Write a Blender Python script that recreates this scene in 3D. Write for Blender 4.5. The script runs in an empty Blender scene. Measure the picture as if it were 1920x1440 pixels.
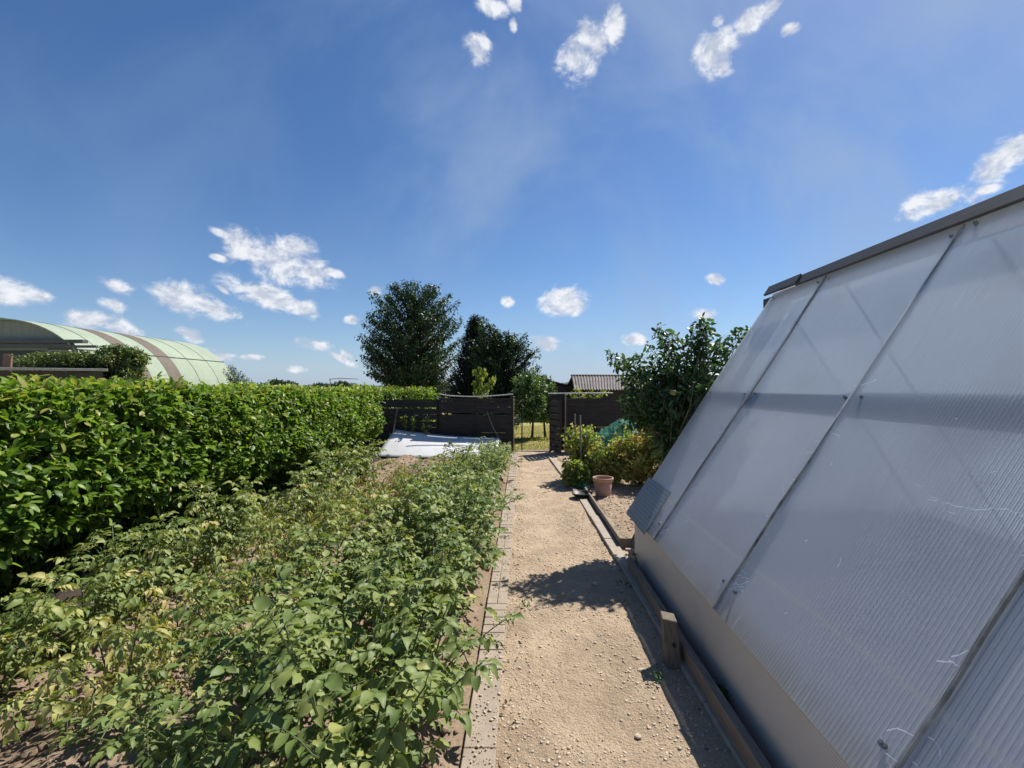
import bpy, math, random
import numpy as np
from mathutils import Vector, Matrix, Euler, noise as mnoise

random.seed(7)
RNG = np.random.default_rng(11)
SC = bpy.context.scene
COL = SC.collection
F, VX, VY, H = 864.0, 980.0, 728.0, 1.65       # lens in photo pixels, vanishing point, eye height

def at(px, py, Y):
    return Vector(((px - VX) * Y / F, Y, H - (py - VY) * Y / F))

SUN = Vector((0.555, 0.515, 1.0)).normalized()

# ------------------------------------------------------------------ objects
def tag(o, label=None, cat=None, group=None, kind=None):
    if label: o['label'] = label
    if cat: o['category'] = cat
    if group: o['group'] = group
    if kind: o['kind'] = kind
    return o

def thing(name, loc, label, cat, group=None, rz=0.0):
    o = bpy.data.objects.new(name, None); COL.objects.link(o)
    o.empty_display_size = 0.1
    o.location = loc; o.rotation_euler = (0, 0, rz)
    return tag(o, label, cat, group)

def link(name, me, mat=None, parent=None, world=True, smooth=False):
    """world=True: the mesh is in world coordinates and keeps them under its parent"""
    if mat is not None and len(me.materials) == 0: me.materials.append(mat)
    o = bpy.data.objects.new(name, me); COL.objects.link(o)
    if parent is not None:
        o.parent = parent
        if world:
            root = parent
            off = Vector((0, 0, 0))
            while root is not None:
                if root.type == 'EMPTY': off = Vector(root.location)
                root = root.parent
            if parent.type == 'EMPTY':
                o.matrix_parent_inverse = Matrix.Translation(-off)
    if smooth:
        me.polygons.foreach_set('use_smooth', [True] * len(me.polygons))
    return o

def bevel(o, w=0.003, seg=1):
    m = o.modifiers.new('bevel', 'BEVEL'); m.width = w; m.segments = seg; m.limit_method = 'ANGLE'
    return o

class MB:
    def __init__(s): s.v = []; s.f = []
    def add(s, vs, fs):
        b = len(s.v); s.v += [tuple(v) for v in vs]; s.f += [tuple(i + b for i in f) for f in fs]; return s
    def box(s, x0, x1, y0, y1, z0, z1):
        return s.add([(x0,y0,z0),(x1,y0,z0),(x1,y1,z0),(x0,y1,z0),(x0,y0,z1),(x1,y0,z1),(x1,y1,z1),(x0,y1,z1)],
                     [(3,2,1,0),(4,5,6,7),(0,1,5,4),(1,2,6,5),(2,3,7,6),(3,0,4,7)])
    def hexa(s, a, b):     # two quads (bottom ccw from above, top) -> solid
        return s.add(list(a) + list(b), [(3,2,1,0),(4,5,6,7),(0,1,5,4),(1,2,6,5),(2,3,7,6),(3,0,4,7)])
    def obox(s, c, hx, hy, hz, rot=(0,0,0)):
        R = Euler(rot).to_matrix(); c = Vector(c); v = []
        for z in (-hz, hz):
            for x, y in ((-hx,-hy),(hx,-hy),(hx,hy),(-hx,hy)): v.append(c + R @ Vector((x, y, z)))
        return s.add(v, [(3,2,1,0),(4,5,6,7),(0,1,5,4),(1,2,6,5),(2,3,7,6),(3,0,4,7)])
    def tube(s, pts, rad, n=6, cap=True):
        pts = [Vector(p) for p in pts]; k = len(pts)
        if not hasattr(rad, '__len__'): rad = [rad] * k
        vs = []; fs = []
        ref = Vector((0.3, 0.9, 0.2))
        for i, p in enumerate(pts):
            d = (pts[min(i+1, k-1)] - pts[max(i-1, 0)])
            if d.length < 1e-9: d = Vector((0,0,1))
            d.normalize()
            if abs(d.dot(ref.normalized())) > 0.95: ref = Vector((0.9, -0.2, 0.3))
            a = d.cross(ref).normalized(); b = d.cross(a)
            for j in range(n):
                t = 2*math.pi*j/n
                vs.append(p + rad[i]*(a*math.cos(t) + b*math.sin(t)))
        for i in range(k-1):
            for j in range(n):
                fs.append((i*n+j, i*n+(j+1)%n, (i+1)*n+(j+1)%n, (i+1)*n+j))
        if cap:
            fs.append(tuple(range(n-1, -1, -1))); fs.append(tuple((k-1)*n+j for j in range(n)))
        return s.add(vs, fs)
    def lathe(s, c, prof, n=24):
        c = Vector(c); vs = []; fs = []
        for r, z in prof:
            for j in range(n):
                t = 2*math.pi*j/n; vs.append(c + Vector((r*math.cos(t), r*math.sin(t), z)))
        for i in range(len(prof)-1):
            for j in range(n):
                fs.append((i*n+j, i*n+(j+1)%n, (i+1)*n+(j+1)%n, (i+1)*n+j))
        return s.add(vs, fs)
    def mesh(s, name):
        me = bpy.data.meshes.new(name); me.from_pydata(s.v, [], s.f); me.update(); return me
    def build(s, name, mat, parent=None, smooth=False, world=True):
        return link(name, s.mesh(name), mat, parent, world, smooth)

def mesh_np(name, V, T, tint=None, smooth=False):
    """triangles only, fast"""
    me = bpy.data.meshes.new(name)
    nv, nt = len(V), len(T)
    me.vertices.add(nv); me.vertices.foreach_set('co', np.ascontiguousarray(V, dtype=np.float32).ravel())
    me.loops.add(nt*3); me.loops.foreach_set('vertex_index', np.ascontiguousarray(T, dtype=np.int32).ravel())
    me.polygons.add(nt)
    me.polygons.foreach_set('loop_start', np.arange(0, nt*3, 3, dtype=np.int32))
    me.polygons.foreach_set('loop_total', np.full(nt, 3, dtype=np.int32))
    if smooth: me.polygons.foreach_set('use_smooth', np.ones(nt, dtype=bool))
    me.update(calc_edges=True); me.validate()
    if tint is not None:
        a = me.attributes.new('tint', 'FLOAT', 'POINT'); a.data.foreach_set('value', np.asarray(tint, dtype=np.float32))
    return me

# ------------------------------------------------------------------ leaves
def nrm(a): return a / np.maximum(np.linalg.norm(a, axis=-1, keepdims=True), 1e-9)

def tpl_leaf(stations, fold=0.28):
    """stations: (t, halfwidth) between base and tip -> verts (u, v, w), tris"""
    v = [(0, 0, 0)]
    for t, w in stations: v += [(t, -w, fold*w), (t, 0, 0), (t, w, fold*w)]
    v.append((1, 0, 0)); tip = len(v) - 1
    f = [(0, 2, 1), (0, 3, 2)]
    for i in range(len(stations)-1):
        a, b = 1+3*i, 4+3*i
        f += [(a, a+1, b+1), (a, b+1, b), (a+1, a+2, b+2), (a+1, b+2, b+1)]
    a = 1+3*(len(stations)-1)
    f += [(a, a+1, tip), (a+1, a+2, tip)]
    return np.array(v, float), np.array(f, int)
TPL_OVAL = tpl_leaf([(0.22, 0.36), (0.55, 0.5), (0.84, 0.3)])
TPL_OVATE = tpl_leaf([(0.06, 0.2), (0.17, 0.40), (0.36, 0.5), (0.58, 0.45), (0.78, 0.29), (0.92, 0.12)], 0.36)
TPL_MID = tpl_leaf([(0.45, 0.5)], 0.3)
TPL_LOBED = (np.array([(0,0,0),(.25,-.5,.08),(.42,-.3,.05),(.7,-.42,.1),(1,0,0),(.7,.42,.1),(.42,.3,.05),(.25,.5,.08),(.45,0,-.03)], float),
             np.array([(0,8,1),(1,8,2),(2,8,3),(3,8,4),(4,8,5),(5,8,6),(6,8,7),(7,8,0)], int)[:, ::-1])
TPL_RHOMB = (np.array([(0,0,0),(.45,-.5,.18),(1,0,0),(.45,.5,.18)], float), np.array([(0,2,1),(0,3,2)], int))

class Leaves:
    def __init__(s): s.V = []; s.T = []; s.A = []; s.n = 0
    def add(s, P, D, N, L, W, tint, tpl, curl=0.15):
        P = np.asarray(P, float); n = len(P)
        if n == 0: return s
        D = nrm(np.asarray(D, float)); N = np.asarray(N, float)
        S = nrm(np.cross(D, N)); N = np.cross(S, D)
        L = np.broadcast_to(np.asarray(L, float), (n,)); W = np.broadcast_to(np.asarray(W, float), (n,))
        curl = np.broadcast_to(np.asarray(curl, float), (n,)); tint = np.broadcast_to(np.asarray(tint, float), (n,))
        tv, tf = tpl; k = len(tv)
        u, v, w = tv[:, 0], tv[:, 1], tv[:, 2]
        X = (P[:, None] + D[:, None]*(u[None, :, None]*L[:, None, None])
             + S[:, None]*(v[None, :, None]*W[:, None, None])
             + N[:, None]*((w[None, :]*W[:, None] - curl[:, None]*L[:, None]*u[None, :]**2)[..., None]))
        if k > 8: X = X + N[:, None]*(RNG.normal(size=(n, k))*(np.abs(v) > .05)*.075*W[:, None])[..., None]      # crinkled margins
        s.V.append(X.reshape(-1, 3)); s.A.append((tint[:, None] + np.where(np.abs(v) < .01, .05, -.02)[None, :]).ravel())
        s.T.append((tf[None] + (np.arange(n)*k)[:, None, None] + s.n).reshape(-1, 3)); s.n += n*k
        return s
    def mesh(s, name, smooth=False):
        return mesh_np(name, np.concatenate(s.V), np.concatenate(s.T), np.concatenate(s.A), smooth)

def rvec(n, rng=None): return nrm((rng or RNG).normal(size=(n, 3)))

# ------------------------------------------------------------------ materials
def newmat(name):
    m = bpy.data.materials.new(name); m.use_nodes = True
    nt = m.node_tree; nt.nodes.clear()
    out = nt.nodes.new('ShaderNodeOutputMaterial')
    return m, nt, out
def nd(nt, typ, **kw):
    n = nt.nodes.new(typ)
    for k, v in kw.items():
        if k == 'ins':
            for i, val in v.items(): n.inputs[i].default_value = val
        else: setattr(n, k, v)
    return n
def ramp(nt, stops, interp='LINEAR'):
    r = nt.nodes.new('ShaderNodeValToRGB'); cr = r.color_ramp; cr.interpolation = interp
    while len(cr.elements) > 1: cr.elements.remove(cr.elements[-1])
    cr.elements[0].position = stops[0][0]; cr.elements[0].color = (*stops[0][1], 1)
    for p, c in stops[1:]:
        e = cr.elements.new(p); e.color = (*c, 1)
    return r
def noise_n(nt, scale, detail=4, rough=0.55, vec=None, dist=0.0):
    n = nd(nt, 'ShaderNodeTexNoise'); n.inputs['Scale'].default_value = scale
    n.inputs['Detail'].default_value = detail; n.inputs['Roughness'].default_value = rough
    n.inputs['Distortion'].default_value = dist
    if vec is not None: nt.links.new(vec, n.inputs['Vector'])
    return n
def mixc(nt, fac, a, b, mode='MIX'):
    m = nd(nt, 'ShaderNodeMix', data_type='RGBA', blend_type=mode)
    for s, val in ((0, fac), (6, a), (7, b)):
        if hasattr(val, 'is_output'): nt.links.new(val, m.inputs[s])
        elif s == 0: m.inputs[0].default_value = val
        else: m.inputs[s].default_value = (*val, 1)
    return m.outputs[2]
def math_n(nt, op, a, b=None, c=None, clamp=False):
    m = nd(nt, 'ShaderNodeMath', operation=op); m.use_clamp = clamp
    for i, v in enumerate((a, b, c)):
        if v is None: continue
        if hasattr(v, 'is_output'): nt.links.new(v, m.inputs[i])
        else: m.inputs[i].default_value = v
    return m.outputs[0]
def maprange(nt, v, a, b, c=0.0, d=1.0, smooth=False):
    m = nd(nt, 'ShaderNodeMapRange'); m.clamp = True
    if smooth: m.interpolation_type = 'SMOOTHSTEP'
    nt.links.new(v, m.inputs[0])
    for i, x in enumerate((a, b, c, d)): m.inputs[i+1].default_value = x
    return m.outputs[0]

def leaf_mat(name, stops, rough=0.45, trans=0.3, spec=0.4, tcol=(1.15, 1.25, 0.5)):
    m, nt, out = newmat(name)
    a = nd(nt, 'ShaderNodeAttribute', attribute_name='tint')
    tcl = nd(nt, 'ShaderNodeTexCoord'); nz = noise_n(nt, 45, 4, .6, tcl.outputs['Object'])
    r = ramp(nt, stops); nt.links.new(math_n(nt, 'ADD', a.outputs['Fac'], math_n(nt, 'MULTIPLY', math_n(nt, 'SUBTRACT', nz.outputs[0], .5), .22), clamp=True), r.inputs[0])
    p = nd(nt, 'ShaderNodeBsdfPrincipled'); p.inputs['Roughness'].default_value = rough
    p.inputs['Specular IOR Level'].default_value = spec
    nt.links.new(r.outputs[0], p.inputs['Base Color'])
    t = nd(nt, 'ShaderNodeBsdfTranslucent')
    c = mixc(nt, 1.0, r.outputs[0], tcol, 'MULTIPLY'); nt.links.new(c, t.inputs['Color'])
    mx = nd(nt, 'ShaderNodeMixShader'); mx.inputs[0].default_value = trans
    nt.links.new(p.outputs[0], mx.inputs[1]); nt.links.new(t.outputs[0], mx.inputs[2])
    nt.links.new(mx.outputs[0], out.inputs[0])
    return m

def plain(name, col, rough=0.7, var=0.3, scale=8.0, metal=0.0, bump=0.0, bscale=60.0, spec=0.4, stretch=None, dark=None):
    """one colour with uneven wear: noise mixes towards `dark`"""
    m, nt, out = newmat(name)
    tc = nd(nt, 'ShaderNodeTexCoord'); vec = tc.outputs['Object']
    if stretch:
        mp = nd(nt, 'ShaderNodeMapping'); mp.inputs['Scale'].default_value = stretch
        nt.links.new(vec, mp.inputs[0]); vec = mp.outputs[0]
    n = noise_n(nt, scale, 6, 0.62, vec)
    d = dark or tuple(c*(1-var) for c in col)
    f = maprange(nt, n.outputs[0], 0.3, 0.7)
    c = mixc(nt, f, d, col)
    p = nd(nt, 'ShaderNodeBsdfPrincipled'); p.inputs['Roughness'].default_value = rough
    p.inputs['Metallic'].default_value = metal; p.inputs['Specular IOR Level'].default_value = spec
    nt.links.new(c, p.inputs['Base Color'])
    if bump:
        n2 = noise_n(nt, bscale, 5, 0.6, vec)
        b = nd(nt, 'ShaderNodeBump'); b.inputs['Strength'].default_value = bump; b.inputs['Distance'].default_value = 0.01
        nt.links.new(n2.outputs[0], b.inputs['Height']); nt.links.new(b.outputs[0], p.inputs['Normal'])
    nt.links.new(p.outputs[0], out.inputs[0])
    return m

def soil_mat(name, c0, c1, c2, s1=3.0, s2=60.0, bump=0.6):
    m, nt, out = newmat(name)
    tc = nd(nt, 'ShaderNodeTexCoord'); vec = tc.outputs['Object']
    n1 = noise_n(nt, s1, 5, 0.6, vec); n2 = noise_n(nt, s2, 6, 0.7, vec)
    a = mixc(nt, maprange(nt, n1.outputs[0], 0.35, 0.65), c0, c1)
    b = mixc(nt, maprange(nt, n2.outputs[0], 0.5, 0.72), a, c2)
    p = nd(nt, 'ShaderNodeBsdfPrincipled'); p.inputs['Roughness'].default_value = 0.95
    p.inputs['Specular IOR Level'].default_value = 0.15
    nt.links.new(b, p.inputs['Base Color'])
    n3 = noise_n(nt, s2*.28, 5, .65, vec)
    bp = nd(nt, 'ShaderNodeBump'); bp.inputs['Strength'].default_value = bump; bp.inputs['Distance'].default_value = 0.02
    nt.links.new(math_n(nt, 'ADD', n2.outputs[0], math_n(nt, 'MULTIPLY', n3.outputs[0], 1.6)), bp.inputs['Height']); nt.links.new(bp.outputs[0], p.inputs['Normal'])
    nt.links.new(p.outputs[0], out.inputs[0])
    return m

M = {}
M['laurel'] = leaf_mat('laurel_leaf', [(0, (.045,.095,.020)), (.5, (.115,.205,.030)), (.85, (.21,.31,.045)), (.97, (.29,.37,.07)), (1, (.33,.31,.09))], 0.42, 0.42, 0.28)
M['potato'] = leaf_mat('potato_leaf', [(0, (.065,.110,.030)), (.35, (.145,.20,.056)), (.6, (.25,.285,.085)), (.78, (.38,.36,.12)), (.9, (.46,.37,.15)), (1, (.17,.11,.06))], 0.52, 0.30, 0.32)
M['apple'] = leaf_mat('apple_leaf', [(0, (.022,.055,.020)), (.6, (.055,.115,.035)), (1, (.16,.23,.08))], 0.38, 0.32, 0.5)
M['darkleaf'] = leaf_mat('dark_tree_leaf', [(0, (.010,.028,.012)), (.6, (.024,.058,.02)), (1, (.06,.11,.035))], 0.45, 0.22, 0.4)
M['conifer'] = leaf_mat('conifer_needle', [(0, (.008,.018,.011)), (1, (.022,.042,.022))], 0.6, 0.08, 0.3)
M['yellowleaf'] = leaf_mat('yellow_green_leaf', [(0, (.14,.2,.03)), (1, (.33,.36,.08))], 0.5, 0.35, 0.3)
M['bushleaf'] = leaf_mat('fruit_bush_leaf', [(0, (.11,.17,.04)), (.45, (.25,.30,.08)), (.75, (.44,.40,.14)), (1, (.34,.21,.10))], 0.5, 0.48, 0.35)
M['ivy'] = leaf_mat('climber_leaf', [(0, (.03,.065,.02)), (.6, (.07,.12,.03)), (1, (.2,.22,.06))], 0.5, 0.2, 0.35)
M['farleaf'] = leaf_mat('far_tree_leaf', [(0, (.03,.055,.03)), (1, (.07,.105,.05))], 0.6, 0.15, 0.2)
M['grass'] = leaf_mat('dry_grass_blade', [(0, (.10,.13,.025)), (.6, (.24,.23,.06)), (1, (.38,.32,.12))], 0.6, 0.3, 0.2)
M['weed'] = leaf_mat('weed_leaf', [(0, (.03,.08,.015)), (1, (.08,.16,.03))], 0.5, 0.3, 0.3)
M['litter'] = leaf_mat('dry_leaf', [(0, (.10,.06,.03)), (1, (.33,.22,.11))], 0.8, 0.1, 0.1)
M['stem'] = plain('green_stem', (.09,.13,.04), 0.6, 0.4, 20)
M['bark'] = plain('bark', (.24,.20,.16), 0.9, 0.5, 12, bump=0.6, bscale=30, stretch=(1,1,.3))
M['darkbark'] = plain('dark_bark', (.05,.04,.032), 0.9, 0.5, 12, bump=0.6, bscale=30, stretch=(1,1,.3))
M['soil'] = soil_mat('bed_soil', (.20,.145,.10), (.29,.22,.155), (.12,.085,.06), 2.5, 55)
M['sandsoil'] = soil_mat('sandy_soil', (.31,.23,.16), (.40,.31,.22), (.19,.14,.10), 2.6, 60, 0.9)
M['gravelpath'] = soil_mat('gravel_path', (.37,.28,.195), (.53,.41,.285), (.25,.195,.145), 2.6, 80, 1.0)
M['stone'] = plain('pebble', (.52,.43,.325), 0.9, 0.34, 35)
M['brick'] = plain('paver_brick', (.335,.275,.21), 0.9, 0.35, 7, dark=(.235,.195,.155), bump=0.4, bscale=120)
M['concrete'] = plain('concrete', (.36,.31,.25), 0.9, 0.3, 14, bump=0.4, bscale=120)
M['timber'] = plain('grey_timber', (.25,.205,.16), 0.85, 0.45, 14, bump=0.4, bscale=40, stretch=(6,.6,6))
M['stump'] = plain('post_wood', (.19,.155,.12), 0.85, 0.5, 16, bump=0.4, bscale=40, stretch=(5,5,.6))
M['fence'] = plain('dark_stained_board', (.050,.042,.037), 0.85, 0.6, 5, bump=0.4, bscale=40, stretch=(.5,4,6))
M['palewood'] = plain('pale_wood', (.36,.28,.2), 0.8, 0.3, 14, stretch=(4,4,.5))
M['ridge'] = plain('painted_ridge_board', (.095,.09,.09), 0.6, 0.35, 10, stretch=(4,.5,4))
M['frame'] = plain('inner_frame_timber', (.20,.17,.14), 0.8, 0.3, 10)
M['screw'] = plain('steel_screw', (.35,.36,.38), 0.35, 0.3, 60, metal=0.9)
M['rubber'] = plain('rubber_washer', (.03,.03,.033), 0.7, 0.3, 60)
M['white'] = plain('white_sheet', (.66,.665,.68), 0.5, 0.06, 3, dark=(.55,.545,.535))
M['cord'] = plain('white_cord', (.6,.6,.58), 0.6, 0.2, 20)
M['terracotta'] = plain('terracotta', (.42,.25,.185), 0.75, 0.25, 12, dark=(.34,.21,.16))
M['black'] = plain('black_plastic', (.02,.021,.022), 0.45, 0.3, 20)
M['steel'] = plain('grey_steel', (.28,.28,.28), 0.45, 0.4, 20, metal=0.6)
M['hutgreen'] = plain('pale_green_sheet', (.285,.335,.255), 0.8, 0.16, 0.9, dark=(.225,.27,.20))
M['hutbrown'] = plain('brown_sheet', (.135,.108,.082), 0.75, 0.3, 3)
M['hutgrey'] = plain('grey_gable_board', (.21,.23,.215), 0.8, 0.25, 2, stretch=(3,3,.6))
M['hutdark'] = plain('dark_rail', (.085,.09,.095), 0.7, 0.3, 4)
M['feltroof'] = plain('flat_roof_felt', (.40,.38,.35), 0.9, 0.45, 4)
M['shedwall'] = plain('dark_shed_wall', (.055,.048,.045), 0.85, 0.4, 4)
M['redbrick'] = plain('red_brown_board', (.25,.15,.10), 0.85, 0.3, 5)
M['fibro'] = plain('weathered_corrugated_sheet', (.20,.18,.17), 0.85, 0.45, 2.5)
M['hill'] = plain('wooded_hill', (.055,.085,.05), 0.95, 0.4, 0.05)

def far_ground():
    m, nt, out = newmat('field_ground')
    tc = nd(nt, 'ShaderNodeTexCoord'); vec = tc.outputs['Object']
    n1 = noise_n(nt, 0.05, 4, 0.5, vec); n2 = noise_n(nt, 6, 6, 0.7, vec)
    a = mixc(nt, maprange(nt, n1.outputs[0], 0.4, 0.6), (.24,.24,.09), (.48,.44,.30))
    b = mixc(nt, maprange(nt, n2.outputs[0], 0.45, 0.75), a, (.16,.17,.06))
    p = nd(nt, 'ShaderNodeBsdfPrincipled'); p.inputs['Roughness'].default_value = 0.95
    nt.links.new(b, p.inputs['Base Color']); nt.links.new(p.outputs[0], out.inputs[0]); return m
M['field'] = far_ground()
M['lawn'] = soil_mat('dry_lawn', (.24,.22,.065), (.33,.28,.11), (.13,.15,.04), 1.5, 40, 0.4)

def poly_mat(name, axis, period, base, dirt, transp=0.16, transl=0.35, rough=0.28, zdirt=(0.45, 0.62)):
    """twin-wall polycarbonate: web lines across `axis`, translucent skin, mud washed on to the lower edge"""
    m, nt, out = newmat(name)
    tc = nd(nt, 'ShaderNodeTexCoord'); sep = nd(nt, 'ShaderNodeSeparateXYZ')
    nt.links.new(tc.outputs['Object'], sep.inputs[0])
    c = sep.outputs[axis]
    ph = math_n(nt, 'FRACT', math_n(nt, 'MULTIPLY', c, 1.0/period))
    tri = math_n(nt, 'ABSOLUTE', math_n(nt, 'SUBTRACT', ph, 0.5))          # 0 at cell centre, .5 at the web
    web = maprange(nt, tri, 0.30, 0.47, smooth=True)
    big = noise_n(nt, 1.3, 5, 0.6, tc.outputs['Object'])
    mp = nd(nt, 'ShaderNodeMapping'); mp.inputs['Scale'].default_value = (3, 30, 1.2) if axis == 1 else (30, 2, 30)
    nt.links.new(tc.outputs['Object'], mp.inputs[0])
    streak = noise_n(nt, 3, 5, 0.65, mp.outputs[0])
    z = sep.outputs[2]
    edge = math_n(nt, 'ADD', z, math_n(nt, 'MULTIPLY', math_n(nt, 'SUBTRACT', streak.outputs[0], 0.5), 0.16))
    dz = maprange(nt, edge, zdirt[0], zdirt[1], 1.0, 0.0, smooth=True)
    dirtf = math_n(nt, 'ADD', math_n(nt, 'MULTIPLY', dz, 0.65), maprange(nt, big.outputs[0], 0.48, 0.8, 0.0, 0.4), clamp=True)
    if axis == 1:      # algae and dust gathered along the laps
        for ys in (1.33, 2.485, 3.61):
            dy = math_n(nt, 'ABSOLUTE', math_n(nt, 'SUBTRACT', c, ys))
            dy = math_n(nt, 'ADD', dy, math_n(nt, 'MULTIPLY', math_n(nt, 'SUBTRACT', streak.outputs[0], .5), .14))
            dirtf = math_n(nt, 'MAXIMUM', dirtf, maprange(nt, dy, -.01, .045, .35, 0, True))
    skin = mixc(nt, dirtf, base, dirt)
    if axis == 1:      # rubbed pale streaks along some flutes
        rub = math_n(nt, 'MULTIPLY', maprange(nt, streak.outputs[0], .53, .68, 0, 1, True), maprange(nt, noise_n(nt, 2.1, 3, .6, tc.outputs['Object']).outputs[0], .46, .62, 0, .8, True))
        skin = mixc(nt, rub, skin, (.98, .98, .98))
    skin = mixc(nt, math_n(nt, 'MULTIPLY', web, 0.62), skin, (base[0]*.35, base[1]*.36, base[2]*.4))
    if axis == 1:      # soft pale line along the foot
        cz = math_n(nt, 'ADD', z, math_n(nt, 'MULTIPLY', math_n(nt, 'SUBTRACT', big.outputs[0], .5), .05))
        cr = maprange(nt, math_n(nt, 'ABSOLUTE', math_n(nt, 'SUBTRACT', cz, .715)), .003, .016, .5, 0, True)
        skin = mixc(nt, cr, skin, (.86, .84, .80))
    p = nd(nt, 'ShaderNodeBsdfPrincipled'); p.inputs['Specular IOR Level'].default_value = 0.6
    nt.links.new(maprange(nt, streak.outputs[0], 0.3, 0.7, rough-0.06, rough+0.16), p.inputs['Roughness'])
    nt.links.new(skin, p.inputs['Base Color'])
    bp = nd(nt, 'ShaderNodeBump'); bp.inputs['Strength'].default_value = 0.45; bp.inputs['Distance'].default_value = 0.002
    hh = math_n(nt, 'ADD', math_n(nt, 'MULTIPLY', tri, 1.0), math_n(nt, 'MULTIPLY', streak.outputs[0], 0.8))
    nt.links.new(hh, bp.inputs['Height']); nt.links.new(bp.outputs[0], p.inputs['Normal'])
    t = nd(nt, 'ShaderNodeBsdfTranslucent'); nt.links.new(skin, t.inputs[0])
    mx = nd(nt, 'ShaderNodeMixShader'); mx.inputs[0].default_value = transl
    nt.links.new(p.outputs[0], mx.inputs[1]); nt.links.new(t.outputs[0], mx.inputs[2])
    tr = nd(nt, 'ShaderNodeBsdfTransparent'); tr.inputs[0].default_value = (.9, .93, .96, 1)
    mx2 = nd(nt, 'ShaderNodeMixShader')
    f = math_n(nt, 'MULTIPLY', math_n(nt, 'SUBTRACT', 1.0, math_n(nt, 'MAXIMUM', web, dirtf)), transp)
    nt.links.new(f, mx2.inputs[0]); nt.links.new(mx.outputs[0], mx2.inputs[1]); nt.links.new(tr.outputs[0], mx2.inputs[2])
    nt.links.new(mx2.outputs[0], out.inputs[0])
    return m
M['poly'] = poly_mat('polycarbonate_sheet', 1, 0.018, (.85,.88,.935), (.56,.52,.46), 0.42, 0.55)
M['polydark'] = poly_mat('dark_ribbed_offcut', 2, 0.028, (.38,.40,.43), (.20,.18,.16), 0.05, 0.15, 0.3, (0.4, 0.5))
M['polybase'] = poly_mat('dirty_base_sheet', 2, 0.014, (.64,.62,.60), (.46,.39,.31), 0.04, 0.12, 0.4, (0.0, 0.25))
M['crack'] = plain('white_stress_crack', (.95,.96,.97), 0.4, 0.04, 40)

def net_mat():
    m, nt, out = newmat('green_net_mesh')
    a = nd(nt, 'ShaderNodeAttribute', attribute_name='weave'); sep = nd(nt, 'ShaderNodeSeparateXYZ')
    nt.links.new(a.outputs['Vector'], sep.inputs[0])
    fs = []
    for i in (0, 1):
        t = math_n(nt, 'ABSOLUTE', math_n(nt, 'SUBTRACT', math_n(nt, 'FRACT', math_n(nt, 'MULTIPLY', sep.outputs[i], 1/0.012)), 0.5))
        fs.append(math_n(nt, 'GREATER_THAN', t, 0.425))
    thr = math_n(nt, 'MAXIMUM', fs[0], fs[1])
    d = nd(nt, 'ShaderNodeBsdfPrincipled'); d.inputs['Base Color'].default_value = (.10,.46,.31,1); d.inputs['Roughness'].default_value = .45
    tl = nd(nt, 'ShaderNodeBsdfTranslucent'); tl.inputs[0].default_value = (.08,.5,.30,1)
    m1 = nd(nt, 'ShaderNodeMixShader'); m1.inputs[0].default_value = .35
    nt.links.new(d.outputs[0], m1.inputs[1]); nt.links.new(tl.outputs[0], m1.inputs[2])
    tr = nd(nt, 'ShaderNodeBsdfTransparent'); mx = nd(nt, 'ShaderNodeMixShader')
    nt.links.new(thr, mx.inputs[0]); nt.links.new(tr.outputs[0], mx.inputs[1]); nt.links.new(m1.outputs[0], mx.inputs[2])
    nt.links.new(mx.outputs[0], out.inputs[0]); return m
M['net'] = net_mat()
# ================================================================== THE SETTING
def sheet(name, mat, x0, x1, y0, y1, nx, ny, zf):
    xs = np.linspace(x0, x1, nx); ys = np.linspace(y0, y1, ny)
    V = [(x, y, zf(x, y)) for y in ys for x in xs]
    me = bpy.data.meshes.new(name)
    me.from_pydata(V, [], [(j*nx+i, j*nx+i+1, (j+1)*nx+i+1, (j+1)*nx+i) for j in range(ny-1) for i in range(nx-1)])
    me.polygons.foreach_set('use_smooth', [True]*len(me.polygons)); me.update()
    return tag(link(name, me, mat), kind='structure')

def fbm(x, y, s, oct=4):
    return mnoise.fractal(Vector((x*s, y*s, 3.7)), 0.9, 2.1, oct)

def edge_x(y):      # right edge of the gravel
    if y > 6.9: return 0.84 - (y-6.9)*0.056
    return 0.84 + (6.9-y)*0.022
ROWS = [(-0.58, 1.72, 10.0), (-1.16, 1.80, 9.4), (-2.00, 2.25, 8.2), (-2.72, 1.9, 7.8)]
def bed_z(x, y):
    r = min(abs(x - X) for X, a, b in ROWS)
    z = 0.085*math.exp(-(r/0.2)**2) + 0.03*fbm(x, y, 2.2) + 0.022*fbm(x+9, y, 9, 3) + 0.012*fbm(x, y+5, 26, 2)
    e = min(1.0, max(0.0, (-0.285 - x)/0.12))
    return -0.055 + 0.035 + e*(0.01 + z)
M['shadesoil'] = soil_mat('hedge_shade_soil', (.045,.036,.028), (.07,.055,.042), (.025,.02,.016), 3, 60, .6)  # near-black soil colour, paints the shade under the hedge
sheet('ground', M['field'], -900, 900, -60, 1500, 25, 25, lambda x, y: -0.12 if y < 40 else -0.12)
sheet('soil_bed', M['soil'], -4.6, -0.275, -1.2, 12.6, 150, 440, bed_z)
sheet('hedge_shade_ground', M['shadesoil'], -6.5, -3.22, -1.2, 12.6, 60, 200, lambda x, y: bed_z(x, y) + .018*min(1, max(-1, (-3.3-x)/.08)))  # dark sheet standing in for the hedge's shade on the ground
sheet('path', M['gravelpath'], -0.16, 1.12, -1.5, 12.3, 60, 400,
      lambda x, y: -0.012 + 0.008*fbm(x, y, 3) + 0.006*fbm(x, y, 15, 3) - 0.012*math.exp(-((x-.38)/.3)**2))
def side_z(x, y): return -0.05 + (0.055 + 0.025*fbm(x, y, 2.5) + 0.016*fbm(x, y, 10, 3))*min(1, max(0, (x - edge_x(y) - .12)/.15))
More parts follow.
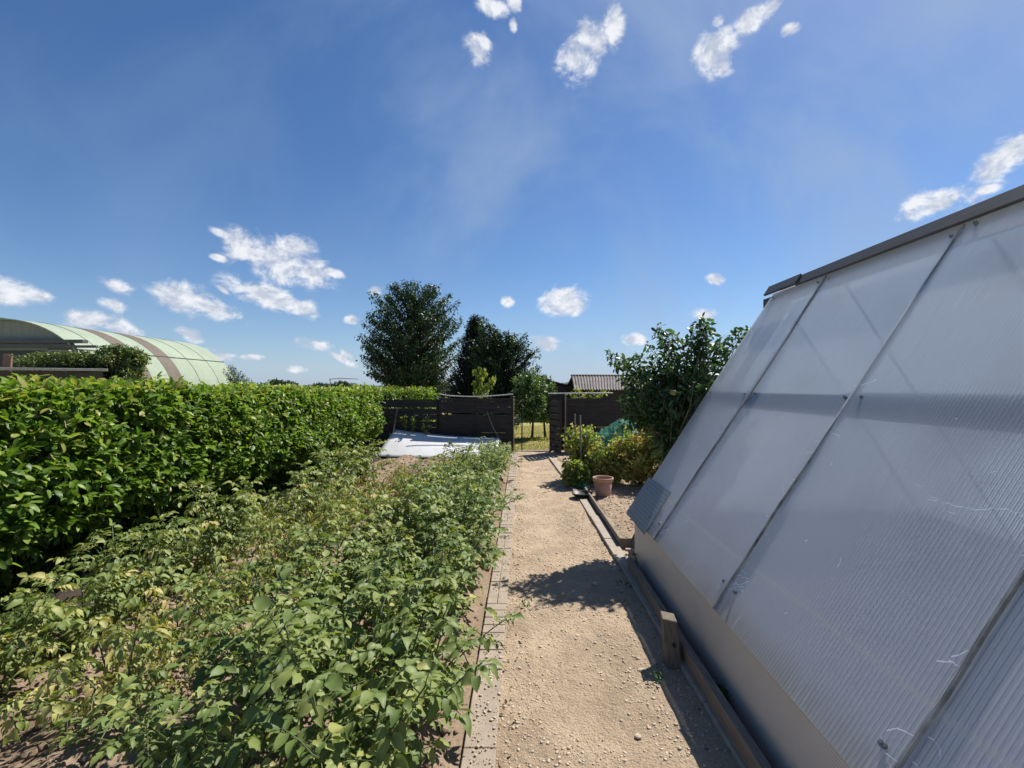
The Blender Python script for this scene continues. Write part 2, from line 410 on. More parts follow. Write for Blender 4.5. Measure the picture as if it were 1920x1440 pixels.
sheet('side_bed', M['sandsoil'], 0.60, 7.0, 4.45, 12.8, 260, 330, side_z)
sheet('greenhouse_floor', M['soil'], 1.09, 4.0, -1.6, 4.4, 24, 40, lambda x, y: -0.03 + .03*fbm(x, y, 3))
sheet('lawn', M['lawn'], -9, 14, 12.25, 46, 60, 80, lambda x, y: -0.07 + .05*fbm(x, y, .5, 2) + 0.02*min(1, max(0, (y-12.3)/.5)))

# path gravel: real pebbles, thick near the camera
def pebbles():
    t = (1+5**.5)/2
    iv = nrm(np.array([(-1,t,0),(1,t,0),(-1,-t,0),(1,-t,0),(0,-1,t),(0,1,t),(0,-1,-t),(0,1,-t),(t,0,-1),(t,0,1),(-t,0,-1),(-t,0,1)], float))
    itf = np.array([(0,11,5),(0,5,1),(0,1,7),(0,7,10),(0,10,11),(1,5,9),(5,11,4),(11,10,2),(10,7,6),(7,1,8),(3,9,4),(3,4,2),(3,2,6),(3,6,8),(3,8,9),(4,9,5),(2,4,11),(6,2,10),(8,6,7),(9,8,1)])
    n = 26000
    y = 1.3 + 10.7*RNG.random(n)**1.9
    x = -0.24 + (0.23 + np.array([edge_x(v) for v in y]))*RNG.random(n)
    # stones gather towards the edges and in patches
    keep = np.array([fbm(a, b, 2.4, 3) for a, b in zip(x, y)]) + 0.5*np.abs(x - .4) > RNG.random(n)*0.8 - 0.42
    x, y = x[keep], y[keep]; n = len(x)
    r = 0.0018 + 0.0062*RNG.random(n)**4.0
    sc = r[:, None]*np.stack([1+.5*RNG.random(n), 1+.5*RNG.random(n), .55+.3*RNG.random(n)], 1)
    rz = RNG.random(n)*6.28; c, s_ = np.cos(rz), np.sin(rz)
    V = iv[None]*sc[:, None]*(1+.18*RNG.normal(size=(n, 12, 1)))
    V = np.stack([V[..., 0]*c[:, None]-V[..., 1]*s_[:, None], V[..., 0]*s_[:, None]+V[..., 1]*c[:, None], V[..., 2]], -1)
    z = np.array([-0.012 + 0.008*fbm(a, b, 3) + 0.006*fbm(a, b, 15, 3) - 0.012*math.exp(-((a-.38)/.3)**2) for a, b in zip(x, y)])
    z = np.where(x < -.118, .012, z)
    V += np.stack([x, y, z + r*.2], 1)[:, None]
    T = itf[None] + (np.arange(n)*12)[:, None, None]
    o = link('gravel', mesh_np('gravel', V.reshape(-1, 3), T.reshape(-1, 3)), M['stone'])
    tag(o, 'loose sandy pebbles strewn over the garden path', 'gravel', kind='stuff')
    # grit on the side bed
    n = 2600; x = 1.03 + 1.1*RNG.random(n); y = 4.7 + 3.2*RNG.random(n); r = .003 + .012*RNG.random(n)**4
    sc = r[:, None]*np.stack([1+.5*RNG.random(n), 1+.5*RNG.random(n), .6+.3*RNG.random(n)], 1)
    V = iv[None]*sc[:, None]*(1+.22*RNG.normal(size=(n, 12, 1)))
    z = np.array([side_z(a, b) for a, b in zip(x, y)]); V += np.stack([x, y, z + r*.2], 1)[:, None]
    T = itf[None] + (np.arange(n)*12)[:, None, None]
    tag(link('bed_grit', mesh_np('bed_grit', V.reshape(-1, 3), T.reshape(-1, 3)), M['sandsoil']), 'small clods and grit on the sandy side bed around the pot', 'grit', kind='stuff')
    # clods on the bed
    n = 5200
    x = -0.32 - 3.1*RNG.random(n); y = 1.0 + 10*RNG.random(n)**1.3
    r = 0.005 + 0.02*RNG.random(n)**3
    sc = r[:, None]*np.stack([1+.5*RNG.random(n), 1+.5*RNG.random(n), .6+.4*RNG.random(n)], 1)
    V = iv[None]*sc[:, None]*(1+.25*RNG.normal(size=(n, 12, 1)))
    z = np.array([bed_z(a, b) for a, b in zip(x, y)])
    V += np.stack([x, y, z + r*.2], 1)[:, None]
    T = itf[None] + (np.arange(n)*12)[:, None, None]
    o = link('soil_clods', mesh_np('soil_clods', V.reshape(-1, 3), T.reshape(-1, 3)), M['soil'])
    tag(o, 'crumbly clods of dry brown soil on the vegetable bed', 'soil', kind='stuff')

pebbles()

# far hills behind the fields
def hills(name, az0, az1, dist, hgt, seed):
    V = []; fs = []; n = 240
    for i in range(n+1):
        a = math.radians(az0 + (az1-az0)*i/n); x, y = dist*math.sin(a), dist*math.cos(a)
        t = i/n; env = math.sin(math.pi*t)**.45
        h = hgt*env*(0.62 + 0.5*mnoise.fractal(Vector((i*.022, seed, 0)), .9, 2, 3)) + 1.1*mnoise.noise(Vector((i*.55, seed, 2)))+.9*mnoise.noise(Vector((i*1.3, seed, 5)))
        V += [(x, y, -1), (x*1.01, y*1.01, max(0, h*.75)), (x*1.05, y*1.05, max(.1, h)), (x*1.4, y*1.4, -1)]
    for i in range(n):
        for k in range(3): fs.append((4*i+k, 4*i+4+k, 4*i+5+k, 4*i+1+k))
    me = bpy.data.meshes.new(name); me.from_pydata(V, [], fs); me.update()
    tag(link(name, me, M['hill']), kind='structure')
hills('hills', -42, -8, 620, 8.5, 3.1)
hills('hills', -23, 3, 520, 9.5, 8.3)
hills('hills', -2, 24, 420, 10.5, 5.7)

# ================================================================== EDGINGS AND BOARDS
def brick_edging():
    root = thing('brick_edging', (-0.19, 6, 0), 'weathered beige brick edging running along the left side of the path', 'edging')
    b = MB(); y = 0.35; k = 0
    x0, x1 = -0.272, -0.118
    R = random.Random(3)
    def piece(a, c, d, e):
        z = R.uniform(-.004, .004)
        b.box(a+R.uniform(0, .002), c-R.uniform(.001, .003), d, e, -.10, .012+z)
    while y < 11.9:
        mode = 'slab' if y < 2.45 else ('soldier' if (y < 3.45 or 5.0 < y < 5.6 or 8 < y < 8.8) else 'long')
        if mode == 'slab': piece(x0, x1, y, y+.58); y += .585
        elif mode == 'soldier': piece(x0, x1, y, y+.098); y += .102
        else:
            piece(x0, (x0+x1)/2-.001, y, y+.197); piece((x0+x1)/2+.001, x1, y+R.uniform(-.003, .003), y+.196); y += .202
    o = b.build('pavers', M['brick'], root); bevel(o, .006, 2)
    b = MB(); b.box(x0+.004, x1-.002, .36, 11.88, -.09, .005); b.build('joint_sand', M['gravelpath'], root)
brick_edging()

def kerb():
    b = MB(); R = random.Random(5)
    ys = [0.6, 1.5, 2.4, 3.3, 4.15, 5.0, 5.9, 6.9, 7.9, 8.9, 9.9, 10.85]
    for a, c in zip(ys[:-1], ys[1:]):
        xa, xc = edge_x(a), edge_x(c); z = 0.018 + R.uniform(-.006, .006); w = .115 if a < 6.8 else .07
        b.hexa([(xa, a+.004, -.12), (xa+w, a+.004, -.12), (xc+w, c-.004, -.12), (xc, c-.004, -.12)],
               [(xa, a+.004, z), (xa+w, a+.004, z), (xc+w, c-.004, z), (xc, c-.004, z)])
    o = b.build('kerb', M['concrete']); bevel(o, .006, 2)
    tag(o, 'low worn concrete kerb along the right side of the gravel path', 'kerb')
kerb()

def boards():
    b = MB(); b.hexa([(1.005, 4.78, -.08), (1.03, 4.78, -.08), (1.005, 7.3, -.08), (.98, 7.3, -.08)],
                     [(1.005, 4.78, .095), (1.03, 4.78, .095), (1.005, 7.3, .085), (.98, 7.3, .085)])
    b.box(1.031, 1.13, 4.78, 4.805, -.08, .093)
    o = b.build('edging_board', M['timber']); bevel(o, .002)
    tag(o, 'narrow timber board edging the sandy side bed beside the terracotta pot', 'edging board')
    b = MB(); b.hexa([(.975, .2, -.05), (1.018, .2, -.05), (1.0, 4.2, -.05), (.955, 4.2, -.05)],
                     [(.968, .2, .13), (1.012, .2, .135), (.995, 4.2, .11), (.95, 4.2, .105)])
    o = b.build('base_board', M['timber']); bevel(o, .003)
    tag(o, 'long grey timber board standing on edge along the foot of the greenhouse', 'board')
    b = MB(); b.hexa([(.865, 2.72, -.1), (.945, 2.70, -.1), (.945, 2.80, -.1), (.865, 2.82, -.1)],
                     [(.84, 2.77, .265), (.92, 2.74, .26), (.93, 2.825, .27), (.85, 2.855, .275)])
    root = thing('wooden_stake', (.9, 2.72, 0), 'short squared wooden stub post leaning beside the greenhouse board', 'post')
    o = b.build('post', M['stump'], root); bevel(o, .004)
    b = MB(); b.tube([(.893, 2.71, .13), (.895, 2.75, .13)], [.009, .009], 10); b.build('bolt', M['rubber'], root)
boards()

def small_bits():
    # dark shallow bowl by the pot
    b = MB(); b.lathe((.90, 6.98, .021), [(.02, .0), (.12, .0), (.145, .02), (.155, .05), (.160, .052), (.160, .044), (.15, .04), (.135, .022), (.115, .010), (.001, .010)], 28)
    o = b.build('plant_saucer', M['black'], smooth=True); tag(o, 'shallow black plastic bowl lying on the kerb in front of the pot', 'bowl')
    root = thing('flower_pot', (1.235, 7.08, 0), 'empty looking terracotta pot standing on the sandy side bed', 'pot')
    b = MB(); b.lathe((1.235, 7.08, -.01), [(.001, .0), (.108, .0), (.112, .01), (.142, .235), (.136, .24), (.128, .236), (.115, .19), (.001, .185)], 32)
    b.build('pot_body', M['terracotta'], root, smooth=True)
    b = MB(); b.lathe((1.235, 7.08, -.01), [(.143, .232), (.156, .234), (.160, .285), (.156, .292), (.146, .292), (.140, .285), (.136, .24), (.143, .232)], 32)
    b.build('rim', M['terracotta'], root, smooth=True)
    b = MB(); b.lathe((1.235, 7.08, -.01), [(.001, .20), (.07, .205), (.122, .198)], 20); b.build('potting_soil', M['soil'], root, smooth=True)
    R = random.Random(9)
    spots = [(1.075, 4.62, 'pale broken tile lying in front of the edging board corner', .045, .02, M['concrete']),
             (1.10, 4.43, 'white shard of tile in the weeds by the greenhouse corner', .03, .02, M['white']),
             (.985, 4.18, 'rough whitish stone on the end of the concrete kerb', .03, .028, M['white'])]
    for x, y, lab, s1, s2, mt in spots:
        b = MB(); b.obox((x, y, .03), s1, s2, .012, (R.uniform(-.2, .2), R.uniform(-.2, .2), R.uniform(-.5, .8)))
        o = b.build('broken_tile' if 'tile' in lab else 'stone', mt); bevel(o, .004); tag(o, lab, 'tile' if 'tile' in lab else 'stone')
    pts = [(.62, 3.92, .018, .03), (.70, 2.72, .014, .02), (.32, 1.98, .012, .02), (.55, 2.2, .014, .017), (.14, 3.5, .012, .02)]
    labs = ['pale flat stone in the tree shadow on the path', 'whitish stone at the edge of the greenhouse shadow', 'small round stone on the near path',
            'brown pebble lump right of the middle of the near path', 'dusty stone near the brick edging']
    for (x, y, h, r), lab in zip(pts, labs):
        bm = MB(); bm.lathe((x, y, -.02), [(.001, 0), (r*.9, .004), (r, h*.5), (r*.75, h*.95), (.001, h*1.05)], 9)
        me = bm.mesh('stone')
        for v in me.vertices: v.co += Vector((R.uniform(-1, 1), R.uniform(-1, 1), 0))*r*.14
        tag(link('stone', me, M['stone'], smooth=True), lab, 'stone', 'single stones lying on the path')
small_bits()

# ================================================================== GREENHOUSE
GX0, GZ0, GX1, GZ1 = 1.045, 0.45, 2.44, 2.585        # foot and ridge of the left slope
def slope(t, y, off=0.0):
    n = Vector((-(GZ1-GZ0), 0, GX1-GX0)).normalized()
    return Vector((GX0 + (GX1-GX0)*t, y, GZ0 + (GZ1-GZ0)*t)) + n*off
def slope_r(t, y, off=0.0):
    p = slope(t, y, off); return Vector((2*GX1 - p.x, p.y, p.z))

def greenhouse():
    root = thing('greenhouse', (2.44, 1.6, 0), 'tent shaped greenhouse clad in grey translucent ribbed sheets beside the path', 'greenhouse')
    spans = [(-1.2, .16), (.13, 1.345), (1.315, 2.50), (2.47, 3.625), (3.60, 4.42)]
    R = random.Random(21)
    def panel(name, sl, y0, y1, off, mat, t0=0.0, t1=.985, th=.009):
        b = MB(); n = 14
        for side in (0, 1):
            pass
        # slightly bowed sheet
        P = []
        for j in range(n+1):
            t = t0 + (t1-t0)*j/n
            bow = .006*math.sin(3.1*t*2+y0*3)
            P.append((t, bow))
        vs = []; fs = []
        for t, bow in P:
            for y, o in ((y0, off+bow), (y1, off+bow), (y1, off+bow-th), (y0, off+bow-th)): vs.append(sl(t, y, o))
        for j in range(n):
            for k in range(4): fs.append((4*j+k, 4*j+(k+1)%4, 4*j+4+(k+1)%4, 4*j+4+k))
        fs.append((3, 2, 1, 0)); fs.append((4*n, 4*n+1, 4*n+2, 4*n+3))
        me = bpy.data.meshes.new(name); me.from_pydata(vs, [], fs); me.update()
        return link(name, me, mat, root)
    offs = [.021, .012, .021, .012, .021]
    for i, (a, c) in enumerate(spans):
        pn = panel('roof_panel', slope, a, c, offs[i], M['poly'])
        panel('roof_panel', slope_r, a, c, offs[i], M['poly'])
        # screws with washers at the foot, purlin and ridge
        for t in (.055, .535, .955):
            for y in (a+.075, c-.085):
                if y < .3: continue
                p = slope(t + R.uniform(-.006, .006), y + R.uniform(-.015, .015), offs[i]+.007)
                nn = (slope(0, 0, 1) - slope(0, 0, 0))
                b = MB(); b.tube([p - nn*.012, p + nn*.002], [.0115, .0105], 14); w = b.build('screw', M['steel'], pn)
                b = MB(); b.tube([p + nn*.001, p + nn*.009], [.0062, .0055], 6); h = b.build('screw_head', M['screw'], None)
                # merge head into the screw mesh
                me = w.data; b = MB()
                b.v = [tuple(v.co) for v in me.vertices] + [tuple(v.co) for v in h.data.vertices]
                k = len(me.vertices)
                b.f = [tuple(q.vertices) for q in me.polygons] + [tuple(x+k for x in q.vertices) for q in h.data.polygons]
                bpy.data.objects.remove(h); m2 = b.mesh('screw'); m2.materials.append(M['screw']); w.data = m2
                w.matrix_parent_inverse = Matrix.Translation(Vector((0, 0, 0)))
        # stress cracks near the seams
        if c > .5:
            b = MB(); V = []; Fc = []
            def crack(t, y, n, st, dt, dy):
                pts = []
                for k in range(n):
                    pts.append((t, y)); t += dt*st*R.uniform(.2, 1.1) + R.uniform(-.3, .3)*st; y += dy*st*2.1*R.uniform(.2, 1.1) + R.uniform(-.5, .5)*st
                for k in range(n-1):
                    (ta, ya), (tb, yb) = pts[k], pts[k+1]; w = .0019*R.uniform(.4, 1.3)
                    def ok(y): return min(max(y, a+.004), c-.004)
                    q = [slope(ta, ok(ya)-w, 0), slope(ta+w/2, ok(ya)+w, 0), slope(tb+w/2, ok(yb)+w, 0), slope(tb, ok(yb)-w, 0)]
                    o = offs[i]
                    def lift(p, t): 
                        nn2 = (slope(0, 0, 1) - slope(0, 0, 0)); return p + nn2*(o + .006*math.sin(3.1*t*2+a*3) + .0022)
                    base = len(V); V.extend([lift(q[0], ta), lift(q[1], ta), lift(q[2], tb), lift(q[3], tb)]); Fc.append((base, base+1, base+2, base+3))
            for _ in range(22):
                side = R.choice((a+.03, c-.03)); tt = R.choice((.03, .05, .08, .2, .3, .42, .55))
                crack(tt + R.uniform(-.03, .03), side, R.randint(3, 7), .012, R.uniform(-.6, .6), 1 if side < (a+c)/2 else -1)
            for _ in range(34 if c < 1.5 else 8):
                crack(R.uniform(.05, .5), R.uniform(a+.1, c-.1), R.randint(2, 4), .008, R.uniform(-1, 1), R.uniform(-1, 1))
            if i == 2: 
                crack(.37, a+.02, 26, .014, -.05, .75); crack(.35, a+.3, 14, .014, .12, .75)
            me = bpy.data.meshes.new('stress_cracks'); me.from_pydata(V, [], Fc); me.update()
            o = link('stress_cracks', me, M['crack'], pn); o['kind'] = 'stuff'
            o.matrix_parent_inverse = Matrix.Translation(Vector((0, 0, 0)))
    # darker ribbed offcut screwed over the far foot
    pn = panel('patch_panel', slope, 3.82, 4.47, .037, M['polydark'], -.012, .15)
    for y in (3.9, 4.33):
        p = slope(.04 if y < 4 else .11, y, .044); nn = (slope(0, 0, 1) - slope(0, 0, 0))
        b = MB(); b.tube([p - nn*.004, p + nn*.006], [.010, .008], 8); o = b.build('screw', M['screw'], pn); o.matrix_parent_inverse = Matrix.Identity(4)
    # seam strips: narrow grimy lap edges
    for y in (1.33, 2.485, 3.61):
        b = MB(); vs = []
        for t in np.linspace(0.0, .97, 48):
            for yy, o in ((y-.004, .0265), (y+.004, .0265), (y+.004, .014), (y-.004, .014)): vs.append(slope(t, yy + .003*math.sin(t*31), o + .006*math.sin(t*7)))
        fs = [(4*j+k, 4*j+(k+1)%4, 4*j+4+(k+1)%4, 4*j+4+k) for j in range(47) for k in range(4)]
        me = bpy.data.meshes.new('lap_seam'); me.from_pydata(vs, [], fs); me.update(); link('lap_seam', me, M['seam'], root)
    # low base wall
    for sx, nm in ((1, 'base_wall'), (-1, 'base_wall')):
        x = 1.075 if sx == 1 else 2*GX1 - 1.075
        b = MB(); b.box(x-.005, x+.005, -1.2, 4.40, -.05, .462); b.build(nm, M['polybase'], root)
    b = MB(); 
    for x in (1.105, 2*GX1-1.105):
        b = MB(); b.box(x-.02, x+.02, -1.2, 4.38, .40, .455); b.build('foot_rail', M['frame'], root)
    # gable ends
    for y in (4.392, -1.19):
        vs = []; 
        for yy in (y-.005, y+.005): vs += [(1.085, yy, .47), (2*GX1-1.085, yy, .47), (GX1, yy, GZ1-.02)]
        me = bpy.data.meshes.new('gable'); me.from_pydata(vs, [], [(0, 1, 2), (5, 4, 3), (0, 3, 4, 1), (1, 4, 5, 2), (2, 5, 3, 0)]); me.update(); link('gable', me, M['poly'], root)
        b = MB(); b.box(1.085, 2*GX1-1.085, y-.0052, y+.0048, -.05, .468); b.build('gable_base', M['polybase'], root)
    # purlins and rafters inside
    for sl in (slope, slope_r):
        b = MB(); t = .525
        b.hexa([sl(t-.021, -1.15, -.075), sl(t+.021, -1.15, -.075), sl(t+.021, 4.36, -.075), sl(t-.021, 4.36, -.075)],
               [sl(t-.021, -1.15, -.006), sl(t+.021, -1.15, -.006), sl(t+.021, 4.36, -.006), sl(t-.021, 4.36, -.006)])
        b.build('purlin', M['frame'], root)
    for y, sl in ((-1.1, slope), (-1.1, slope_r), (4.33, slope)):
        if True:
            b = MB(); b.hexa([sl(0, y-.022, -.15), sl(.97, y-.022, -.15), sl(.97, y+.022, -.15), sl(0, y+.022, -.15)],
                   [sl(0, y-.022, -.08), sl(.97, y-.022, -.08), sl(.97, y+.022, -.08), sl(0, y+.022, -.08)])
            b.build('rafter', M['frame'], root)
    # ridge: beam inside, two boards outside, protruding beam end
    b = MB(); b.box(GX1-.03, GX1+.03, -1.3, 4.62, GZ1-.135, GZ1-.045); bevel(b.build('ridge_beam', M['ridge'], root), .004)
    for sgn in (1, -1):
        b = MB()
        sl = slope if sgn == 1 else slope_r
        for y0, y1, o in ((-1.3, 3.98, .036), (3.95, 4.47, .052)):
            b.hexa([sl(.966, y0, o), sl(1.0, y0, o), sl(1.0, y1, o), sl(.966, y1, o)],
                   [sl(.966, y0, o+.02), sl(1.006, y0, o+.02), sl(1.006, y1, o+.02), sl(.966, y1, o+.02)])
        bevel(b.build('ridge_board', M['ridge'], root), .002)
def seam_mat():
    return plain('grimy_seam', (.44,.43,.40), .7, .75, 9, dark=(.10,.095,.09), stretch=(1, 8, 1))
M['seam'] = seam_mat()
greenhouse()

# ================================================================== FENCES, GATE, SHEET, TOOLS
FY = 12.0
def fence(name, label, x0, x1, y0, y1, ztop, seg, seed, gaps=(), flip=False):
    """boards butt end to end along the line (x0,y0)-(x1,y1)"""
    R = random.Random(seed)
    root = thing(name, ((x0+x1)/2, (y0+y1)/2, 0), label, 'fence')
    L = math.hypot(x1-x0, y1-y0); ux, uy = (x1-x0)/L, (y1-y0)/L; nx, ny = -uy, ux
    def P(s, d, z): return (x0+ux*s+nx*d, y0+uy*s+ny*d, z)
    nseg = max(1, round(L/seg)); b = MB()
    for i in range(nseg):
        s0, s1 = L*i/nseg+.006, L*(i+1)/nseg-.006
        z = .03; k = 0
        while z < ztop-.03:
            h = R.uniform(.135, .165); z2 = min(z+h, ztop + R.uniform(-.012, .008)); d = R.uniform(-.004, .004)
            if z2 - z > .03:
                b.hexa([P(s0, d-.006, z), P(s1, d-.006, z), P(s1, d+.006, z), P(s0, d+.006, z)],
                       [P(s0, d-.006, z2), P(s1, d-.006, z2), P(s1, d+.006, z2), P(s0, d+.006, z2)])
            z = z2 + (0.044 if (i, k) in gaps else R.uniform(.002, .005)); k += 1
    b.build('boards', M['fence'], root)
    for i in range(nseg+1):
        s = L*i/nseg; s = min(max(s, .035), L-.035)
        b = MB(); hgt = ztop + R.uniform(.0, .03)
        b.hexa([P(s-.035, .012, -.1), P(s+.035, .012, -.1), P(s+.035, .075, -.1), P(s-.035, .075, -.1)],
               [P(s-.035, .012, hgt), P(s+.035, .012, hgt), P(s+.035, .075, hgt), P(s-.035, .075, hgt)])
        b.build('post', M['fence'], root)
    return root
fl = fence('board_fence', 'dark stained board fence behind the white sheet, left of the gate gap', -5.1, -2.19, 12.02, 12.02, 1.355, 1.46, 4, gaps={(1, 4), (1, 6)})
fm = fence('board_fence', 'taller dark board fence panel whose end borders the gate gap', -2.18, -.25, 11.98, 11.98, 1.40, 1.0, 5, gaps={(0, 5), (1, 5)})
b = MB(); b.box(-.247, -.222, 11.95, 12.06, -.05, 1.44); bevel(b.build('end_strip', M['palewood'], fm), .002)
fr = fence('board_fence', 'dark board fence to the right of the gate, behind the netted bushes', 1.13, 4.6, 12.0, 12.0, 1.39, 1.7, 6)
b = MB(); b.box(1.095, 1.127, 11.93, 12.05, -.05, 1.50); bevel(b.build('end_post', M['palewood'], fr), .002)
b = MB(); b.tube([(.66, 12.0, 1.515), (1.4, 11.99, 1.52), (2.35, 12.0, 1.53)], .014, 8); b.build('top_rail', M['cord'], fr)

def gate():
    root = thing('garden_gate', (.86, 11.5, 0), 'narrow dark board gate standing open beside the right hand fence', 'gate')
    x0, y0, x1, y1 = .72, 12.0, .90, 11.18
    L = math.hypot(x1-x0, y1-y0); ux, uy = (x1-x0)/L, (y1-y0)/L; nx, ny = -uy, ux
    def P(s, d, z): return (x0+ux*s+nx*d, y0+uy*s+ny*d, z)
    b = MB(); z = .06
    for k in range(8):
        h = .118
        b.hexa([P(0, -.006, z), P(L, -.006, z), P(L, .006, z), P(0, .006, z)], [P(0, -.006, z+h), P(L, -.006, z+h), P(L, .006, z+h), P(0, .006, z+h)])
        z += h + .046
    b.build('boards', M['fence'], root)
    for s in (.03, L-.05):
        b = MB(); b.hexa([P(s-.03, .011, .02), P(s+.03, .011, .02), P(s+.03, .05, .02), P(s-.03, .05, .02)],
                         [P(s-.03, .011, 1.36), P(s+.03, .011, 1.36), P(s+.03, .05, 1.36), P(s-.03, .05, 1.36)])
        b.build('upright', M['fence'], root)
    b = MB(); b.hexa([P(.08, .012, .3), P(.16, .012, .22), P(L-.1, .045, 1.05), P(L-.17, .045, 1.13)], [P(.08, .04, .3), P(.16, .04, .22), P(L-.1, .07, 1.05), P(L-.17, .07, 1.13)])
    b.build('brace', M['fence'], root)
    # fixed dark filler panel between gate leaf and fence end
    r2 = thing('board_fence', (.92, 12.02, 0), 'short dark fence filler between the open gate and the light fence post', 'fence')
    b = MB(); z = .03
    while z < 1.42:
        b.box(.70, 1.09, 12.01, 12.03, z, z+.14); z += .146
    b.build('boards', M['fence'], r2)
    b = MB(); b.box(.70, .745, 12.032, 12.09, -.05, 1.46); b.build('post', M['fence'], r2)
gate()

b = MB(); b.box(-.2, .72, 12.1, 12.2, -.05, .015); o = b.build('threshold', M['concrete']); bevel(o, .006); tag(o, 'flat concrete threshold strip across the gate gap', 'threshold')
b = MB(); b.tube([(-.02, 12.35, -.05), (-.015, 12.34, 1.35)], .018, 8); o = b.build('wooden_pole', M['darkbark']); tag(o, 'thin upright pole standing just behind the gate gap', 'pole')

def white_sheet():
    n, m = 26, 12
    BL, BR, TL, TR = Vector((-3.50, 10.98, .03)), Vector((-.56, 10.68, .0)), Vector((-3.26, 11.84, .585)), Vector((-.60, 11.74, .385))
    vs = []; 
    for k in (0, 1):
        for j in range(m+1):
            v = j/m
            for i in range(n+1):
                u = i/n
                p = (BL*(1-u)+BR*u)*(1-v) + (TL*(1-u)+TR*u)*v
                p.z += (-.035*math.sin(math.pi*u)*v + .03*math.sin(math.pi*v)) - k*.006 + .004*math.sin(u*7+1)*v
                vs.append(p)
    S = (n+1)*(m+1); fs = []
    for j in range(m):
        for i in range(n):
            a = j*(n+1)+i; fs.append((a, a+1, a+n+2, a+n+1)); fs.append((S+a, S+a+n+1, S+a+n+2, S+a+1))
    for i in range(n): fs.append((i+1, i, S+i, S+i+1)); a = m*(n+1)+i; fs.append((a, a+1, S+a+1, S+a))
    for j in range(m): a = j*(n+1); fs.append((a, a+n+1, S+a+n+1, S+a)); a += n; fs.append((a+n+1, a, S+a, S+a+n+1))
    me = bpy.data.meshes.new('cover_sheet'); me.from_pydata(vs, [], fs); me.update()
    tag(link('cover_sheet', me, M['white'], smooth=True), 'large sagging white sheet leaning against the dark fence at the bed end', 'sheet')
    root = thing('low_trestle', (-.4, 11.5, 0), 'low dark trestle peeping out beside the right end of the white sheet', 'trestle')
    for x in (-.52, -.33):
        for y in (11.3, 11.6):
            b = MB(); b.box(x-.015, x+.015, y-.015, y+.015, -.02, .20); b.build('leg', M['fence'], root)
    pass
    b = MB(); b.box(-.56, -.29, 11.27, 11.63, .20, .222); b.build('top_board', M['timber'], root)
    b = MB(); b.box(-.505, -.345, 11.29, 11.31, .09, .11); b.build('crossbar', M['timber'], root)
white_sheet()

def tools():
    r = thing('garden_spade', (-3.27, 11.78, 0), 'spade with a wooden shaft and cross handle leaning on the dark fence', 'spade')
    b = MB(); b.tube([(-3.30, 11.72, .5), (-3.25, 11.95, 1.12)], .016, 8); b.build('shaft', M['timber'], r)
    b = MB(); b.tube([(-3.36, 11.955, 1.13), (-3.14, 11.955, 1.14)], .018, 8); b.build('handle', M['palewood'], r)
    b = MB(); b.hexa([(-3.40, 11.62, .2), (-3.24, 11.62, .2), (-3.24, 11.63, .2), (-3.40, 11.63, .2)], [(-3.39, 11.715, .5), (-3.21, 11.715, .5), (-3.21, 11.725, .5), (-3.39, 11.725, .5)]); b.build('blade', M['steel'], r)
    b = MB(); b.tube([at(913, 772, 11.93), at(925, 803, 11.85), at(937, 824, 11.78), (-.55, 11.6, .1)], [.012, .014, .016, .018], 7)
    o = b.build('wooden_stick', M['timber']); tag(o, 'brown wooden stick leaning slantwise against the tall fence panel', 'stick')
    b = MB(); pts = [at(825, 740, 11.9) + Vector((0, 0, .02))]
    for k in range(1, 13):
        u = k/12; p = at(825, 740, 11.9).lerp(at(962, 739, 11.9), u); p.z -= .055*math.sin(math.pi*u)*(1.2-.4*u); pts.append(p)
    b.tube(pts, .012, 7); o = b.build('white_hose', M['cord']); tag(o, 'thin white cord sagging along the top of the tall fence panel', 'cord')
    for px, py0, py1, Y, lab in ((1078, 776, 905, 8.3, 'short grey stake rising from the left side of the fruit bushes'), (1088, 779, 915, 8.0, 'taller grey stake in front of the green netting')):
        b = MB(); p = at(px, py0, Y); b.tube([(p.x+.02, Y, -.05), p], .013, 7); o = b.build('garden_stake', M['steel']); tag(o, lab, 'stake')
tools()

